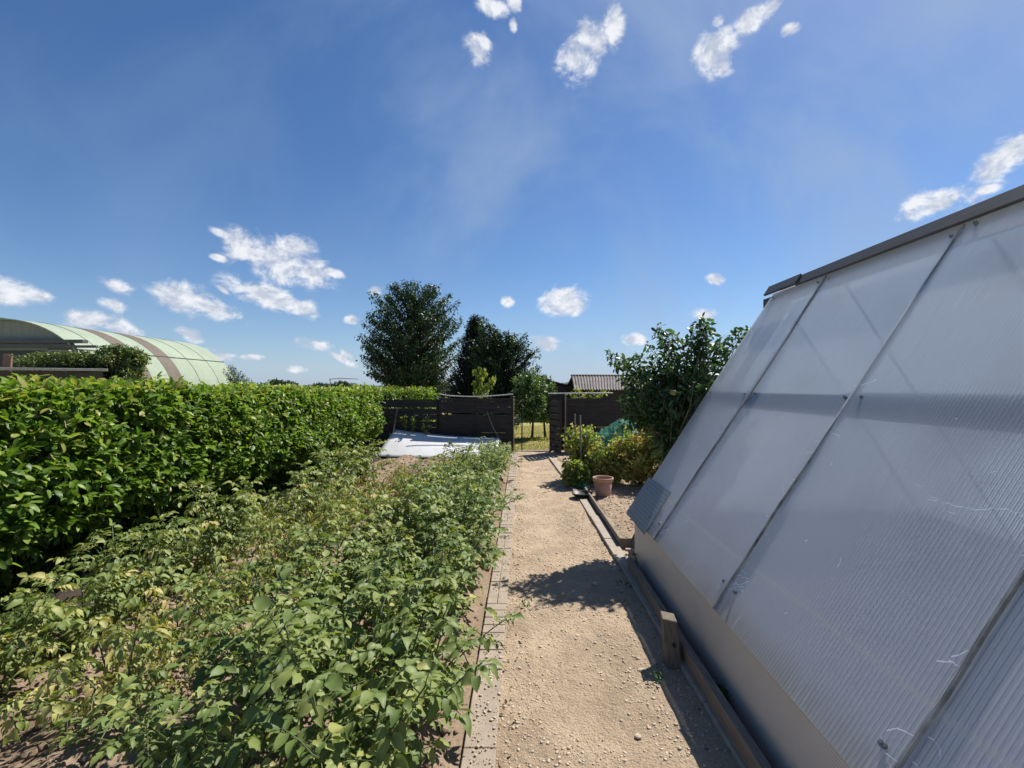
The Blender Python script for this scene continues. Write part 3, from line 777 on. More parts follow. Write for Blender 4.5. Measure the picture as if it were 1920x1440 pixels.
# ================================================================== FAR BUILDINGS
def hut():
    X, Y0, Y1, R_, ZC, = -25.4, 22.7, 33.5, 4.75, 0.3
    root = thing('arched_hut', (X, (Y0+Y1)/2, 0), 'long arched hut with a pale green curved roof and two brown bands', 'hut')
    n = 40
    def arc(t, y, r=R_):  # t 0 (left foot) .. 1 (right foot)
        a = math.pi*(1-t) ; return (X + r*1.02*math.cos(a), y, ZC + r*math.sin(a)**.92 if math.sin(a) > 0 else ZC)
    def shell(nm, y0, y1, mat, r):
        vs = []; fs = []
        for i in range(n+1):
            t = i/n
            vs += [arc(t, y0, r), arc(t, y1, r), arc(t, y1, r-.05), arc(t, y0, r-.05)]
        for i in range(n):
            for k in range(4): fs.append((4*i+k, 4*i+4+k, 4*i+4+(k+1)%4, 4*i+(k+1)%4))
        me = bpy.data.meshes.new(nm); me.from_pydata(vs, [], fs); me.update(); return link(nm, me, mat, root)
    bands = [(Y0-.3, 25.0, 'hutgreen'), (25.0, 26.0, 'hutbrown'), (26.0, 27.3, 'hutgreen'), (27.3, 28.35, 'hutbrown'), (28.35, Y1, 'hutgreen')]
    for a, c, mt in bands: 
        o = shell('roof_section', a+.004, c-.004, M[mt], R_ + (.012 if mt == 'hutbrown' else 0))
        if mt == 'hutbrown': o['label'] = 'brown curved roof band'
    b = MB()
    for y in (23.7, 29.8, 31.6): 
        pts = [Vector(arc(i/n, y, R_+.012)) for i in range(3, n-2)]; b.tube(pts, .010, 4)
    for t in (.77, .5, .23):
        b.tube([Vector(arc(t, Y0-.28, R_+.02)), Vector(arc(t, Y1, R_+.02))], .03, 4)
    b.build('roof_joints', M['hutdark'], root)
    for y, nm in ((Y0, 'front_gable'), (Y1-.1, 'rear_gable')):
        vs = []
        for yy in (y, y+.08): vs += [arc(i/n, yy, R_-.06) for i in range(n+1)]
        k = n+1; fs = [tuple(range(k)), tuple(range(2*k-1, k-1, -1))] + [(i, k+i, k+i+1, i+1) for i in range(n)] + [(0, n, k+n, k)]
        me = bpy.data.meshes.new(nm); me.from_pydata(vs, [], fs); me.update(); link(nm, me, M['hutgrey'], root)
    b = MB(); b.box(X-5.2, X+4.7, Y0-.35, Y0-.22, 3.62, 3.74); b.box(X-4.6, X+4.0, Y0-.30, Y0-.004, 3.86, 4.02); b.build('door_rail', M['hutdark'], root)
    b = MB(); b.box(X-1.0, X+1.9, Y0-.03, Y0-.002, 0, 3.5); b.build('doorway', M['black'], root)
    b = MB(); b.box(X+1.95, X+3.9, Y0-.12, Y0-.04, 0, 3.55); bevel(b.build('sliding_door', M['hutgrey'], root), .01)
hut()

def near_shed():
    root = thing('low_shed', (-12.2, 11.8, 0), 'low dark shed with a flat grey roof beyond the laurel hedge', 'shed')
    b = MB(); b.hexa([(-16, 11.0, 2.12), (-9.9, 11.0, 2.06), (-11.6, 12.9, 2.10), (-16, 12.9, 2.17)], [(-16, 11.0, 2.19), (-9.9, 11.0, 2.12), (-11.6, 12.9, 2.16), (-16, 12.9, 2.24)]); bevel(b.build('flat_roof', M['feltroof'], root), .01)
    b = MB(); b.hexa([(-15.8, 11.2, -.1), (-10.2, 11.2, -.1), (-11.8, 12.7, -.1), (-15.8, 12.7, -.1)], [(-15.8, 11.2, 2.09), (-10.2, 11.2, 2.05), (-11.8, 12.7, 2.07), (-15.8, 12.7, 2.12)]); b.build('wall', M['shedwall'], root)
    b = MB(); b.hexa([(-15.6, 13.65, -.1), (-15.35, 13.65, -.1), (-15.35, 13.7, -.1), (-15.6, 13.7, -.1)], [(-15.45, 13.7, 2.68), (-15.2, 13.7, 2.68), (-15.2, 13.75, 2.68), (-15.45, 13.75, 2.68)])
    o = b.build('wooden_plank', M['redbrick']); tag(o, 'reddish brown plank standing upright behind the flat shed roof', 'plank')
near_shed()

def corr_roof(nm, root, A, B, C, D, waves, amp, mat, th=.02):
    """corrugated sheet between eave A-B and ridge D-C"""
    A, B, C, D = map(Vector, (A, B, C, D)); n = waves*8; nrm_ = (B-A).cross(D-A).normalized(); vs = []; fs = []
    for k in (0, 1):
        for e0, e1 in ((A, B), (D, C)):
            for i in range(n+1):
                u = i/n; vs.append(e0.lerp(e1, u) + nrm_*(amp*math.sin(u*waves*2*math.pi) - k*th))
    m = n+1
    for i in range(n): fs += [(i, i+1, m+i+1, m+i), (2*m+i, 3*m+i, 3*m+i+1, 2*m+i+1), (i+1, i, 2*m+i, 2*m+i+1), (m+i, m+i+1, 3*m+i+1, 3*m+i)]
    me = bpy.data.meshes.new(nm); me.from_pydata(vs, [], fs); me.update(); return link(nm, me, mat, root)

def far_sheds():
    Y = 22.0
    e0, e1 = at(1083, 730, Y), at(1230, 731, Y); r0, r1 = at(1073, 704.5, Y+2.0), at(1236, 705, Y+2.0)
    r0 = at(1072, 704.5, Y+1.8)
    root = thing('corrugated_shed', ((e0.x+e1.x)/2, Y+1.5, 0), 'dark shed with a weathered brown corrugated roof behind the right fence', 'shed')
    corr_roof('corrugated_roof', root, e0 - Vector((.2, .3, 0)), e1 - Vector((0, .3, 0)), r1, r0, 30, .028, M['fibro'])
    corr_roof('corrugated_roof', root, r0 + Vector((0, .02, 0)), r1 + Vector((0, .02, 0)), e1 + Vector((0, 4.2, 0)), e0 + Vector((-.2, 4.2, 0)), 30, .028, M['fibro'])
    b = MB(); x0, x1 = e0.x, e1.x - .2
    b.box(x0, x1, Y+.1, Y+3.5, -.1, e0.z-.05)
    b.add([(x0, Y+.1, e0.z-.048), (x0, Y+3.5, e0.z-.048), (x0+.02, Y+1.8, r0.z-.1), (x1, Y+.1, e0.z-.048), (x1, Y+3.5, e0.z-.048), (x1, Y+1.8, r0.z-.1)], [(0, 2, 1), (3, 4, 5), (0, 3, 5, 2), (1, 2, 5, 4)])
    b.build('wall', M['shedwall'], root)
    b = MB(); b.tube([r0 + Vector((-.05, .01, .02)), r1 + Vector((.05, .01, .02))], .05, 8); b.build('ridge_cap', M['fibro'], root)
    Y = 24.0
    p0, p1 = at(1012, 711, Y), at(1073, 727, Y)
    r2 = thing('dark_shed', (p0.x+.8, Y+1, 0), 'small dark shed with a single sloping roof between the pear tree and the corrugated shed', 'shed')
    b = MB(); a0, a1 = p0 + Vector((-.9, 0, .25)), p1 + Vector((.1, 0, 0))
    b.hexa([a0, a1, a1 + Vector((0, 3, 0)), a0 + Vector((0, 3, 0))], [a0 + Vector((0, 0, .07)), a1 + Vector((0, 0, .07)), a1 + Vector((0, 3, .07)), a0 + Vector((0, 3, .07))]); b.build('roof', M['fence'], r2)
    b = MB(); b.hexa([(a0.x+.1, Y+.15, -.1), (a1.x-.1, Y+.15, -.1), (a1.x-.1, Y+2.8, -.1), (a0.x+.1, Y+2.8, -.1)],
                     [(a0.x+.1, Y+.15, a0.z-.05), (a1.x-.1, Y+.15, a1.z-.02), (a1.x-.1, Y+2.8, a1.z-.02), (a0.x+.1, Y+2.8, a0.z-.05)]); b.build('wall', M['shedwall'], r2)
far_sheds()

def mast():
    Y = 70.0
    p, q = at(619, 711, Y), at(672, 711, Y)
    r = thing('mast', (p.x, Y, 0), 'slim grey mast with a long level arm far beyond the hedge', 'mast')
    b = MB(); b.tube([(p.x, Y, -.1), p], [.09, .07], 8); b.build('pole', M['steel'], r)
    b = MB(); b.tube([p + Vector((-.1, 0, 0)), p.lerp(q, .4) + Vector((0, 0, .12)), q], [.06, .07, .05], 6); b.build('arm', M['steel'], r)
mast()
def tunnels():
    for (pa, pb, Y, lab) in ((536, 600, 62, 'low white plastic tunnel in the far field, left of the mast'), (640, 705, 58, 'low white plastic tunnel in the far field, left of the big cherry tree')):
        A, B = at(pa, 729.5, Y), at(pb, 730, Y); n = 14; vs = []; fs = []
        for i in range(n+1):
            a = math.pi*i/n
            for x in (A.x, B.x): vs.append((x, Y + 1.6 - 1.6*math.cos(a), -.1 + (A.z+.1)*math.sin(a)**.7))
        for i in range(n): fs.append((2*i, 2*i+1, 2*i+3, 2*i+2))
        fs.append(tuple(range(0, 2*n+2, 2))); fs.append(tuple(range(2*n+1, 0, -2)))
        me = bpy.data.meshes.new('plastic_tunnel'); me.from_pydata(vs, [], fs); me.update()
        tag(link('plastic_tunnel', me, M['white']), lab, 'tunnel')
tunnels()
# ================================================================== HEDGES
def laurel_hedge(name, label, origin, length, depth, zb, ztop_fn, dens, seed, ux=(0, 1), out=(1, 0), leafL=.105, far=False):
    """hedge whose face starts at origin and runs along ux, foliage facing `out`; foliage grows in whorls on shoots"""
    rng = np.random.default_rng(seed); R = random.Random(seed)
    root = thing(name, (origin[0]+ux[0]*length/2-out[0]*depth/2, origin[1]+ux[1]*length/2-out[1]*depth/2, 0), label, 'hedge')
    U = np.array([*ux, 0.]); O = np.array([*out, 0.]); P0 = np.array([*origin, 0.])
    lv = Leaves()
    def shoots(n, s, d, z, outdir, tintmean, L):
        # s along, d depth behind the face, z height: arrays; 6 leaves per shoot
        base = P0 + s[:, None]*U - d[:, None]*O + z[:, None]*np.array([0, 0, 1.])
        ax = nrm(outdir + .55*rng.normal(size=(n, 3)))
        k = 7
        for j in range(k):
            a = rng.random(n)*6.283 if j == 0 else a0 + j*2.4
            if j == 0: a0 = a
            e1 = nrm(np.cross(ax, rvec(n, rng))); e2 = np.cross(ax, e1)
            rad = e1*np.cos(a)[:, None] + e2*np.sin(a)[:, None]
            D = nrm(ax*(.45 + .1*j/k) + rad*.75 + np.array([0, 0, .10]) + .25*rng.normal(size=(n, 3)))
            N = np.array([0, 0, 1.]) + .45*rng.normal(size=(n, 3)) + ax*.4
            l = L*(.75 + .5*rng.random(n)); w = l*(.40 + .10*rng.random(n))
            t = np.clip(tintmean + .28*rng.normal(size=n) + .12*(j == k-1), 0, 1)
            lv.add(base + ax*(.015*j) + rng.normal(size=(n, 3))*.012, D, N, l, w, t, TPL_OVAL if not far else TPL_MID, .12 + .22*rng.random(n))
    zt = np.array([ztop_fn(v) for v in np.linspace(0, length, 200)])
    ztop = lambda s: np.interp(s, np.linspace(0, length, 200), zt)
    # face
    n = int(dens*length*1.3)
    s = rng.random(n)*length; tz = rng.random(n); z = zb + (ztop(s)-zb)*tz
    bump = np.array([mnoise.noise(Vector((a*1.3, c*1.7, seed))) for a, c in zip(s, z)])
    hole = np.array([mnoise.noise(Vector((a*3.1, c*4.3, seed+4))) for a, c in zip(s, z)])
    keep = hole > -.42; s, z, bump, tz = s[keep], z[keep], bump[keep], tz[keep]; n = len(s)
    low = np.clip((.30-tz)/.30, 0, 1)
    d = -.05 + .13*rng.random(n)**1.5 - .10*bump + low*.22 + .10*np.clip((tz-.9)/.1, 0, 1)
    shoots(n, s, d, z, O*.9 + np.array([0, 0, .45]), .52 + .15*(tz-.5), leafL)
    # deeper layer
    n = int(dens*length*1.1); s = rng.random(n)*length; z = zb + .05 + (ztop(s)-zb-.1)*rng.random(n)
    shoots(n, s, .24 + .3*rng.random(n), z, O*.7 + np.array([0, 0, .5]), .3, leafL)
    # top
    n = int(dens*length*depth*1.15); s = rng.random(n)*length; d = depth*rng.random(n)
    z = ztop(s) - .07*rng.random(n) + .05*np.array([mnoise.noise(Vector((a*1.9, c*2.3, seed+7))) for a, c in zip(s, d)])
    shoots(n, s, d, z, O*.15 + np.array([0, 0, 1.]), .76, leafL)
    # back and ends
    n = int(dens*length*.95); s = rng.random(n)*length; z = zb + (ztop(s)-zb)*rng.random(n)
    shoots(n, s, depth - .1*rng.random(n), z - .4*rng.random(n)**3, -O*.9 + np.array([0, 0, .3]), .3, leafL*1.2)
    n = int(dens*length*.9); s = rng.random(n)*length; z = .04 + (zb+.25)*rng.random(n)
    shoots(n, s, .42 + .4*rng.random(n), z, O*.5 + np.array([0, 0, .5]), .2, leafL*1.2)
    for e in (0, length):
        n = int(dens*depth*1.2); d = depth*rng.random(n); z = zb + (ztop(np.full(n, e))-zb)*rng.random(n)
        shoots(n, np.full(n, e) + .08*rng.normal(size=n), d, z, U*(1 if e else -1) + np.array([0, 0, .4]), .5, leafL)
    # a few taller sprigs on top
    n = int(length*2.0); s = rng.random(n)*length; d = depth*.5*rng.random(n)
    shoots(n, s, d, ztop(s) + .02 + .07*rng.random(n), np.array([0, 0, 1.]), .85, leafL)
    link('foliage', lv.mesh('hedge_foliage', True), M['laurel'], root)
    b = MB()
    k = int(length/.38)
    for i in range(k):
        sx = (i+.5)*length/k + R.uniform(-.1, .1)
        for q in range(4):
            c = Vector(P0 + sx*U - depth*.5*O); zt_ = float(ztop(sx))
            p1 = c + Vector((R.uniform(-.15, .15), R.uniform(-.15, .15), zt_*.35)); p2 = p1 + Vector((R.uniform(-.3, .3), R.uniform(-.3, .3), zt_*.3)); p3 = p2 + Vector((R.uniform(-.2, .2), R.uniform(-.2, .2), zt_*.28))
            b.tube([c + Vector((R.uniform(-.05, .05), R.uniform(-.05, .05), -.05)), p1, p2, p3], [.016, .011, .008, .004], 5)
    b.build('branches', M['darkbark'], root)
    return root
laurel_hedge('laurel_hedge', 'long clipped glossy green laurel hedge along the left side of the potato bed', (-3.42, .6), 10.25, 1.05, .46,
             lambda s: 1.60 + .02*math.sin(s*2.1) - .008*max(0, s-3), 290, 31, leafL=.076)
laurel_hedge('laurel_hedge', 'short stretch of bright laurel hedge showing above the dark fence', (-5.0, 12.75), 2.3, .8, .5,
             lambda s: 1.57 + .03*math.sin(s*3), 120, 32, ux=(1, 0), out=(0, -1), leafL=.10, far=True)

# ================================================================== POTATO PLANTS
def potato_parts(seed, hgt, spread, wilt, tint, nst, lsize=.066):
    rng = np.random.default_rng(seed); R = random.Random(seed)
    lv = Leaves(); b = MB()
    for s in range(nst):
        az = 2*math.pi*(s + R.uniform(-.35, .35))/nst; lean = R.uniform(.15, 1.0)*spread
        ln = hgt*R.uniform(.8, 1.2)
        pts = []; p = Vector((.05*math.cos(az), .05*math.sin(az), -.03)); th = lean*.45
        m = 9
        for k in range(m):
            pts.append(p.copy())
            th += lean*.11*(1 + .6*wilt)
            d = Vector((math.sin(th)*math.cos(az), math.sin(th)*math.sin(az), math.cos(th)))
            p = p + d*(ln*1.25/(m-1)); az += R.uniform(-.12, .12)
        b.tube(pts, [.006 - .0004*k for k in range(m)], 5)
        nl = R.randint(11, 13) if wilt < .7 else R.randint(8, 10)
        for q in range(nl):
            t = 1 - .78*(1 - (q+R.uniform(0, .6))/nl)**1.35; f = t*(m-1); i = min(int(f), m-2); o = pts[i].lerp(pts[i+1], f-i)
            la = az + q*2.4 + R.uniform(-.5, .5)
            el = R.uniform(.1, .75) - .5*wilt + .4*(t > .9)
            dr = Vector((math.cos(la)*math.cos(el), math.sin(la)*math.cos(el), math.sin(el)))
            rl = R.uniform(.11, .20)*(.75 if t > .85 else 1)*lsize/.066
            droop = R.uniform(.5, 1.1) + 1.6*wilt
            rp = []; c = o.copy(); dd = dr.copy()
            for k in range(5):
                rp.append(c.copy()); c = c + dd*(rl/4); dd = (dd + Vector((0, 0, -droop*.16))).normalized()
            b.tube([rp[0], rp[2], rp[4]], [.0026, .002, .0012], 3, cap=False)
            tt = float(np.clip(tint + R.gauss(0, .12) + (.12*(1-t) if wilt > .3 else 0), 0, 1))
            P = []; D = []; Nn = []; L = []
            fw = (rp[4]-rp[3]).normalized()
            P.append(rp[4]); D.append(fw); L.append(lsize*R.uniform(1.0, 1.35))
            for k, uu in enumerate((.36, .62, .86)):
                f = uu*4; i = int(f); c = rp[i].lerp(rp[min(i+1, 4)], f-i); fd = (rp[min(i+1, 4)]-rp[i]).normalized()
                sd = fd.cross(Vector((0, 0, 1)));
                if sd.length < .01: sd = Vector((1, 0, 0))
                sd.normalize()
                for sg in (1, -1):
                    P.append(c + sd*sg*.008); D.append((fd*.45 + sd*sg*.85 + Vector((0, 0, R.uniform(-.3, .25) - .55*wilt))).normalized())
                    L.append(lsize*(.62 + .16*k)*R.uniform(.8, 1.15))
            n = len(P); P = np.array(P); D = np.array(D); L = np.array(L)
            N = np.array([0, 0, 1.]) + (.34 + .5*wilt)*rng.normal(size=(n, 3)) + .25*np.array(dr)
            W = L*(.62 - .22*wilt + .08*rng.random(n))
            lv.add(P, D, N, L, W, np.clip(tt + .07*rng.normal(size=n), 0, 1), TPL_OVATE, .18 + .40*rng.random(n) + .4*wilt)
    return lv.mesh('potato_foliage', True), b.mesh('potato_stems')

VAR = {'lush': [], 'mid': [], 'wilt': [], 'dry': []}
for i in range(5): VAR['lush'].append(potato_parts(100+i, .54, .88, .08, .36, 13, .052))
for i in range(4): VAR['mid'].append(potato_parts(200+i, .47, .95, .24, .47, 11, .053))
for i in range(5): VAR['wilt'].append(potato_parts(300+i, .42, 1.0, .55, .62, 10, .049))
for i in range(3): VAR['dry'].append(potato_parts(400+i, .30, 1.15, .95, .78, 7, .040))
for k in VAR:
    for f, s in VAR[k]: f.materials.append(M['potato']); s.materials.append(M['stem'])
ORD = ['nearest', 'second', 'third', 'fourth', 'fifth', 'sixth', 'seventh', 'eighth', 'ninth', 'tenth', 'eleventh', 'twelfth', 'thirteenth', 'fourteenth', 'fifteenth', 'sixteenth',
       'seventeenth', 'eighteenth', 'nineteenth', 'twentieth', 'twenty-first', 'twenty-second', 'twenty-third', 'twenty-fourth', 'twenty-fifth']
LOOK = {'lush': 'lush dark green', 'mid': 'light green', 'wilt': 'yellowing drooping', 'dry': 'dried up brownish'}
ROWN = ['row beside the brick edging', 'second row from the bricks', 'third row from the bricks', 'row nearest the laurel hedge']
def potatoes():
    R = random.Random(17)
    for r, (X, y0, y1) in enumerate(ROWS):
        y = y0; k = 0
        while y < y1:
            if r == 0: kind = 'lush' if R.random() < .68 else 'mid'
            elif r == 1: kind = 'lush' if y < 3.4 and R.random() < .75 else ('mid' if R.random() < .55 else 'wilt')
            elif r == 2: kind = R.choice(['mid', 'wilt', 'wilt']) if y < 6 else R.choice(['wilt', 'dry', 'dry'])
            else: kind = R.choice(['mid', 'mid', 'wilt']) if y < 6 else R.choice(['wilt', 'mid', 'dry'])
            if r == 1 and y > 7.5: kind = R.choice(['wilt', 'mid', 'dry'])
            f, s = R.choice(VAR[kind])
            sc = R.uniform(.82, 1.18)
            if r < 2 and y > 5.5: sc *= (.86 if y < 8.3 else .74)
            if r < 2 and y < 3.6: sc *= 1.04
            if r == 3: sc *= 1.0
            if y < 2.5: sc *= .9
            x = X + R.uniform(-.07, .07)
            lab = f"{LOOK[kind]} potato plant, {ORD[k]} from the camera in the {ROWN[r]}" if k else f"{LOOK[kind]} potato plant nearest the camera in the {ROWN[r]}"
            t = thing('potato_plant', (x, y, bed_z(x, y)), lab, 'potato plant', 'potato plants growing in rows on the bed', R.uniform(0, 6.28))
            t.scale = (sc, sc, sc*R.uniform(.92, 1.1))
            for nm, me in (('foliage', f), ('stems', s)):
                o = bpy.data.objects.new(nm, me); COL.objects.link(o); o.parent = t
            y += R.uniform(.44, .54) if r != 2 else R.uniform(.46, .64); k += 1
potatoes()

# weeds and leaf litter
def weed_mesh(seed, h, n, L, mat, tpl=TPL_MID):
    rng = np.random.default_rng(seed); lv = Leaves()
    az = rng.random(n)*6.283; el = .2 + 1.1*rng.random(n)
    D = np.stack([np.cos(az)*np.cos(el), np.sin(az)*np.cos(el), np.sin(el)], 1)
    P = np.stack([.03*rng.normal(size=n), .03*rng.normal(size=n), h*rng.random(n)*.7], 1)
    lv.add(P, D, np.array([0, 0, 1.]) + .3*rng.normal(size=(n, 3)), L*(.6+.8*rng.random(n)), L*.4, rng.random(n), tpl, .3)
    me = lv.mesh('weed_tuft'); me.materials.append(M[mat]); return me
def weeds():
    ms = [weed_mesh(1, .10, 40, .035, 'weed'), weed_mesh(2, .05, 26, .03, 'weed'), weed_mesh(3, .14, 70, .04, 'weed')]
    spots = [(1.075, 4.33, 2, 'leafy weed tuft at the far corner of the greenhouse base'), (1.045, 2.42, 2, 'weed growing between the board and the greenhouse wall'),
             (.76, 2.62, 1, 'little weed at the shadow edge near the wooden stub'), (.86, 3.85, 1, 'small weed at the end of the worn kerb'),
             (-.20, 5.05, 1, 'tiny weed sprouting from a joint of the brick edging'), (-.34, 1.62, 2, 'bushy low weed beside the near end of the brick edging'),
             (.02, 3.5, 1, 'flat weed where the gravel meets the brick edging'), (-3.2, 10.9, 2, 'weed clump at the far left corner of the bed by the sheet'),
             (-3.05, 9.9, 0, 'green weed at the foot of the hedge near the sheet'), (-.45, 10.95, 2, 'weed in front of the low trestle'), (-.50, 1.3, 2, 'low green weed in the near bed corner under the potato leaves')]
    for x, y, k, lab in spots:
        o = bpy.data.objects.new('weed', ms[k]); COL.objects.link(o); o.location = (x, y, -.01); o.rotation_euler = (0, 0, x*17+y*5); tag(o, lab, 'weed', 'weeds at the path edges')
    n = 1500; rng = np.random.default_rng(77); lv = Leaves()
    y = 1.2 + 10*rng.random(n)**1.3
    side = rng.random(n)
    x = np.where(side < .75, -.32 - 3.0*rng.random(n), np.where(side < .88, -.11 + .1*rng.random(n), np.array([edge_x(v) for v in y]) - .12*rng.random(n)**2))
    z = np.array([bed_z(a, b) if a < -.28 else -.004 for a, b in zip(x, y)]) + .006
    az = rng.random(n)*6.283
    lv.add(np.stack([x, y, z], 1), np.stack([np.cos(az), np.sin(az), .2*rng.normal(size=n)], 1), np.array([0, 0, 1.]) + .5*rng.normal(size=(n, 3)), .012+.03*rng.random(n), .006+.014*rng.random(n), rng.random(n), TPL_MID, .5*rng.normal(size=n))
    o = link('leaf_litter', lv.mesh('leaf_litter'), M['litter']); tag(o, 'dry curled leaf bits scattered over the bed and path edges', 'leaf litter', kind='stuff')
weeds()

# ================================================================== TREES
def grow(seed, base, trunk_top, ends, r0, leaf, mat_l, mat_b, root, start=(.25, 1.0), n_leaf=90, L=.1, W=.5, spread=.22, tpl=TPL_MID, tintm=.5, droop=.2, frac=.35, sag=0.12, crown_name='crown', cseed=None):
    """trunk from base to trunk_top, one curved limb to every end point, leaves along the outer part of the limbs"""
    rng = np.random.default_rng(seed); R = random.Random(seed)
    base = Vector(base); top = Vector(trunk_top); lv = Leaves(); tb = MB(); bb = MB()
    bend = Vector((R.uniform(-.06, .06), R.uniform(-.06, .06), 0))*(top-base).length
    tp = [base.lerp(top, k/7) + bend*math.sin(math.pi*k/7) for k in range(8)]
    tb.tube(tp, [r0*(1-.8*k/7) * (1.25 if k == 0 else 1) for k in range(8)], 9)
    for e in ends:
        e = Vector(e); hz = (e - base); hz.z = 0
        zt = (e.z - base.z) - .75*hz.length - R.uniform(0, .2)*(top-base).length
        f = min(max(zt/max(.1, (top.z-base.z)), start[0]), start[1]) * R.uniform(.85, 1.0)
        i = min(int(f*7), 6); s = tp[i].lerp(tp[i+1], f*7-i)
        mid = s.lerp(e, .5) + Vector((R.uniform(-.1, .1), R.uniform(-.1, .1), R.uniform(-.05, .14)))*(e-s).length
        pts = [s, s.lerp(mid, .55), mid, mid.lerp(e, .55) + Vector((0, 0, -.02))*(e-s).length, e + Vector((0, 0, -sag*(e-s).length*.2))]
        rr = r0*.32*(1-f*.5)
        bb.tube(pts, [rr, rr*.75, rr*.5, rr*.3, rr*.1], 4, cap=False)
        n = max(6, int(n_leaf*R.uniform(.6, 1.3)))
        t = frac + (1-frac)*rng.random(n)**.8
        A = np.array([tuple(p) for p in pts]); g = t*4; gi = np.minimum(g.astype(int), 3); fr = (g-gi)[:, None]
        C = A[gi]*(1-fr) + A[gi+1]*fr
        off = rvec(n, rng)*(spread*(1.15-.6*t)*rng.random(n)**.6)[:, None]; off[:, 2] *= .7
        D = nrm(off*1.0/spread + .6*rvec(n, rng) + np.array([0, 0, -droop]))
        N = np.array([0, 0, 1.]) + .7*rng.normal(size=(n, 3))
        l = L*(.7+.6*rng.random(n)); tn = np.clip(tintm + R.gauss(0, .25) + .18*rng.normal(size=n), 0, 1)
        lv.add(C + off, D, N, l, l*W, tn, tpl, .1 + .3*rng.random(n))
    if mat_b:
        tb.build('trunk', mat_b, root); bb.build('branches', mat_b, root)
    link(crown_name, lv.mesh('crown_leaves', tpl is TPL_OVAL), mat_l, root)
    return lv

def ell_ends(seed, n, c, r, surf=.5, zcut=None):
    R = random.Random(seed); out = []
    while len(out) < n:
        v = Vector((R.gauss(0, 1), R.gauss(0, 1), R.gauss(0, 1))).normalized()*(R.random()**(1/3)*(1-surf) + surf*R.uniform(.85, 1.08))
        p = Vector((c[0]+v.x*r[0], c[1]+v.y*r[1], c[2]+v.z*r[2]))
        if zcut is not None and p.z < zcut: continue
        out.append(p)
    return out

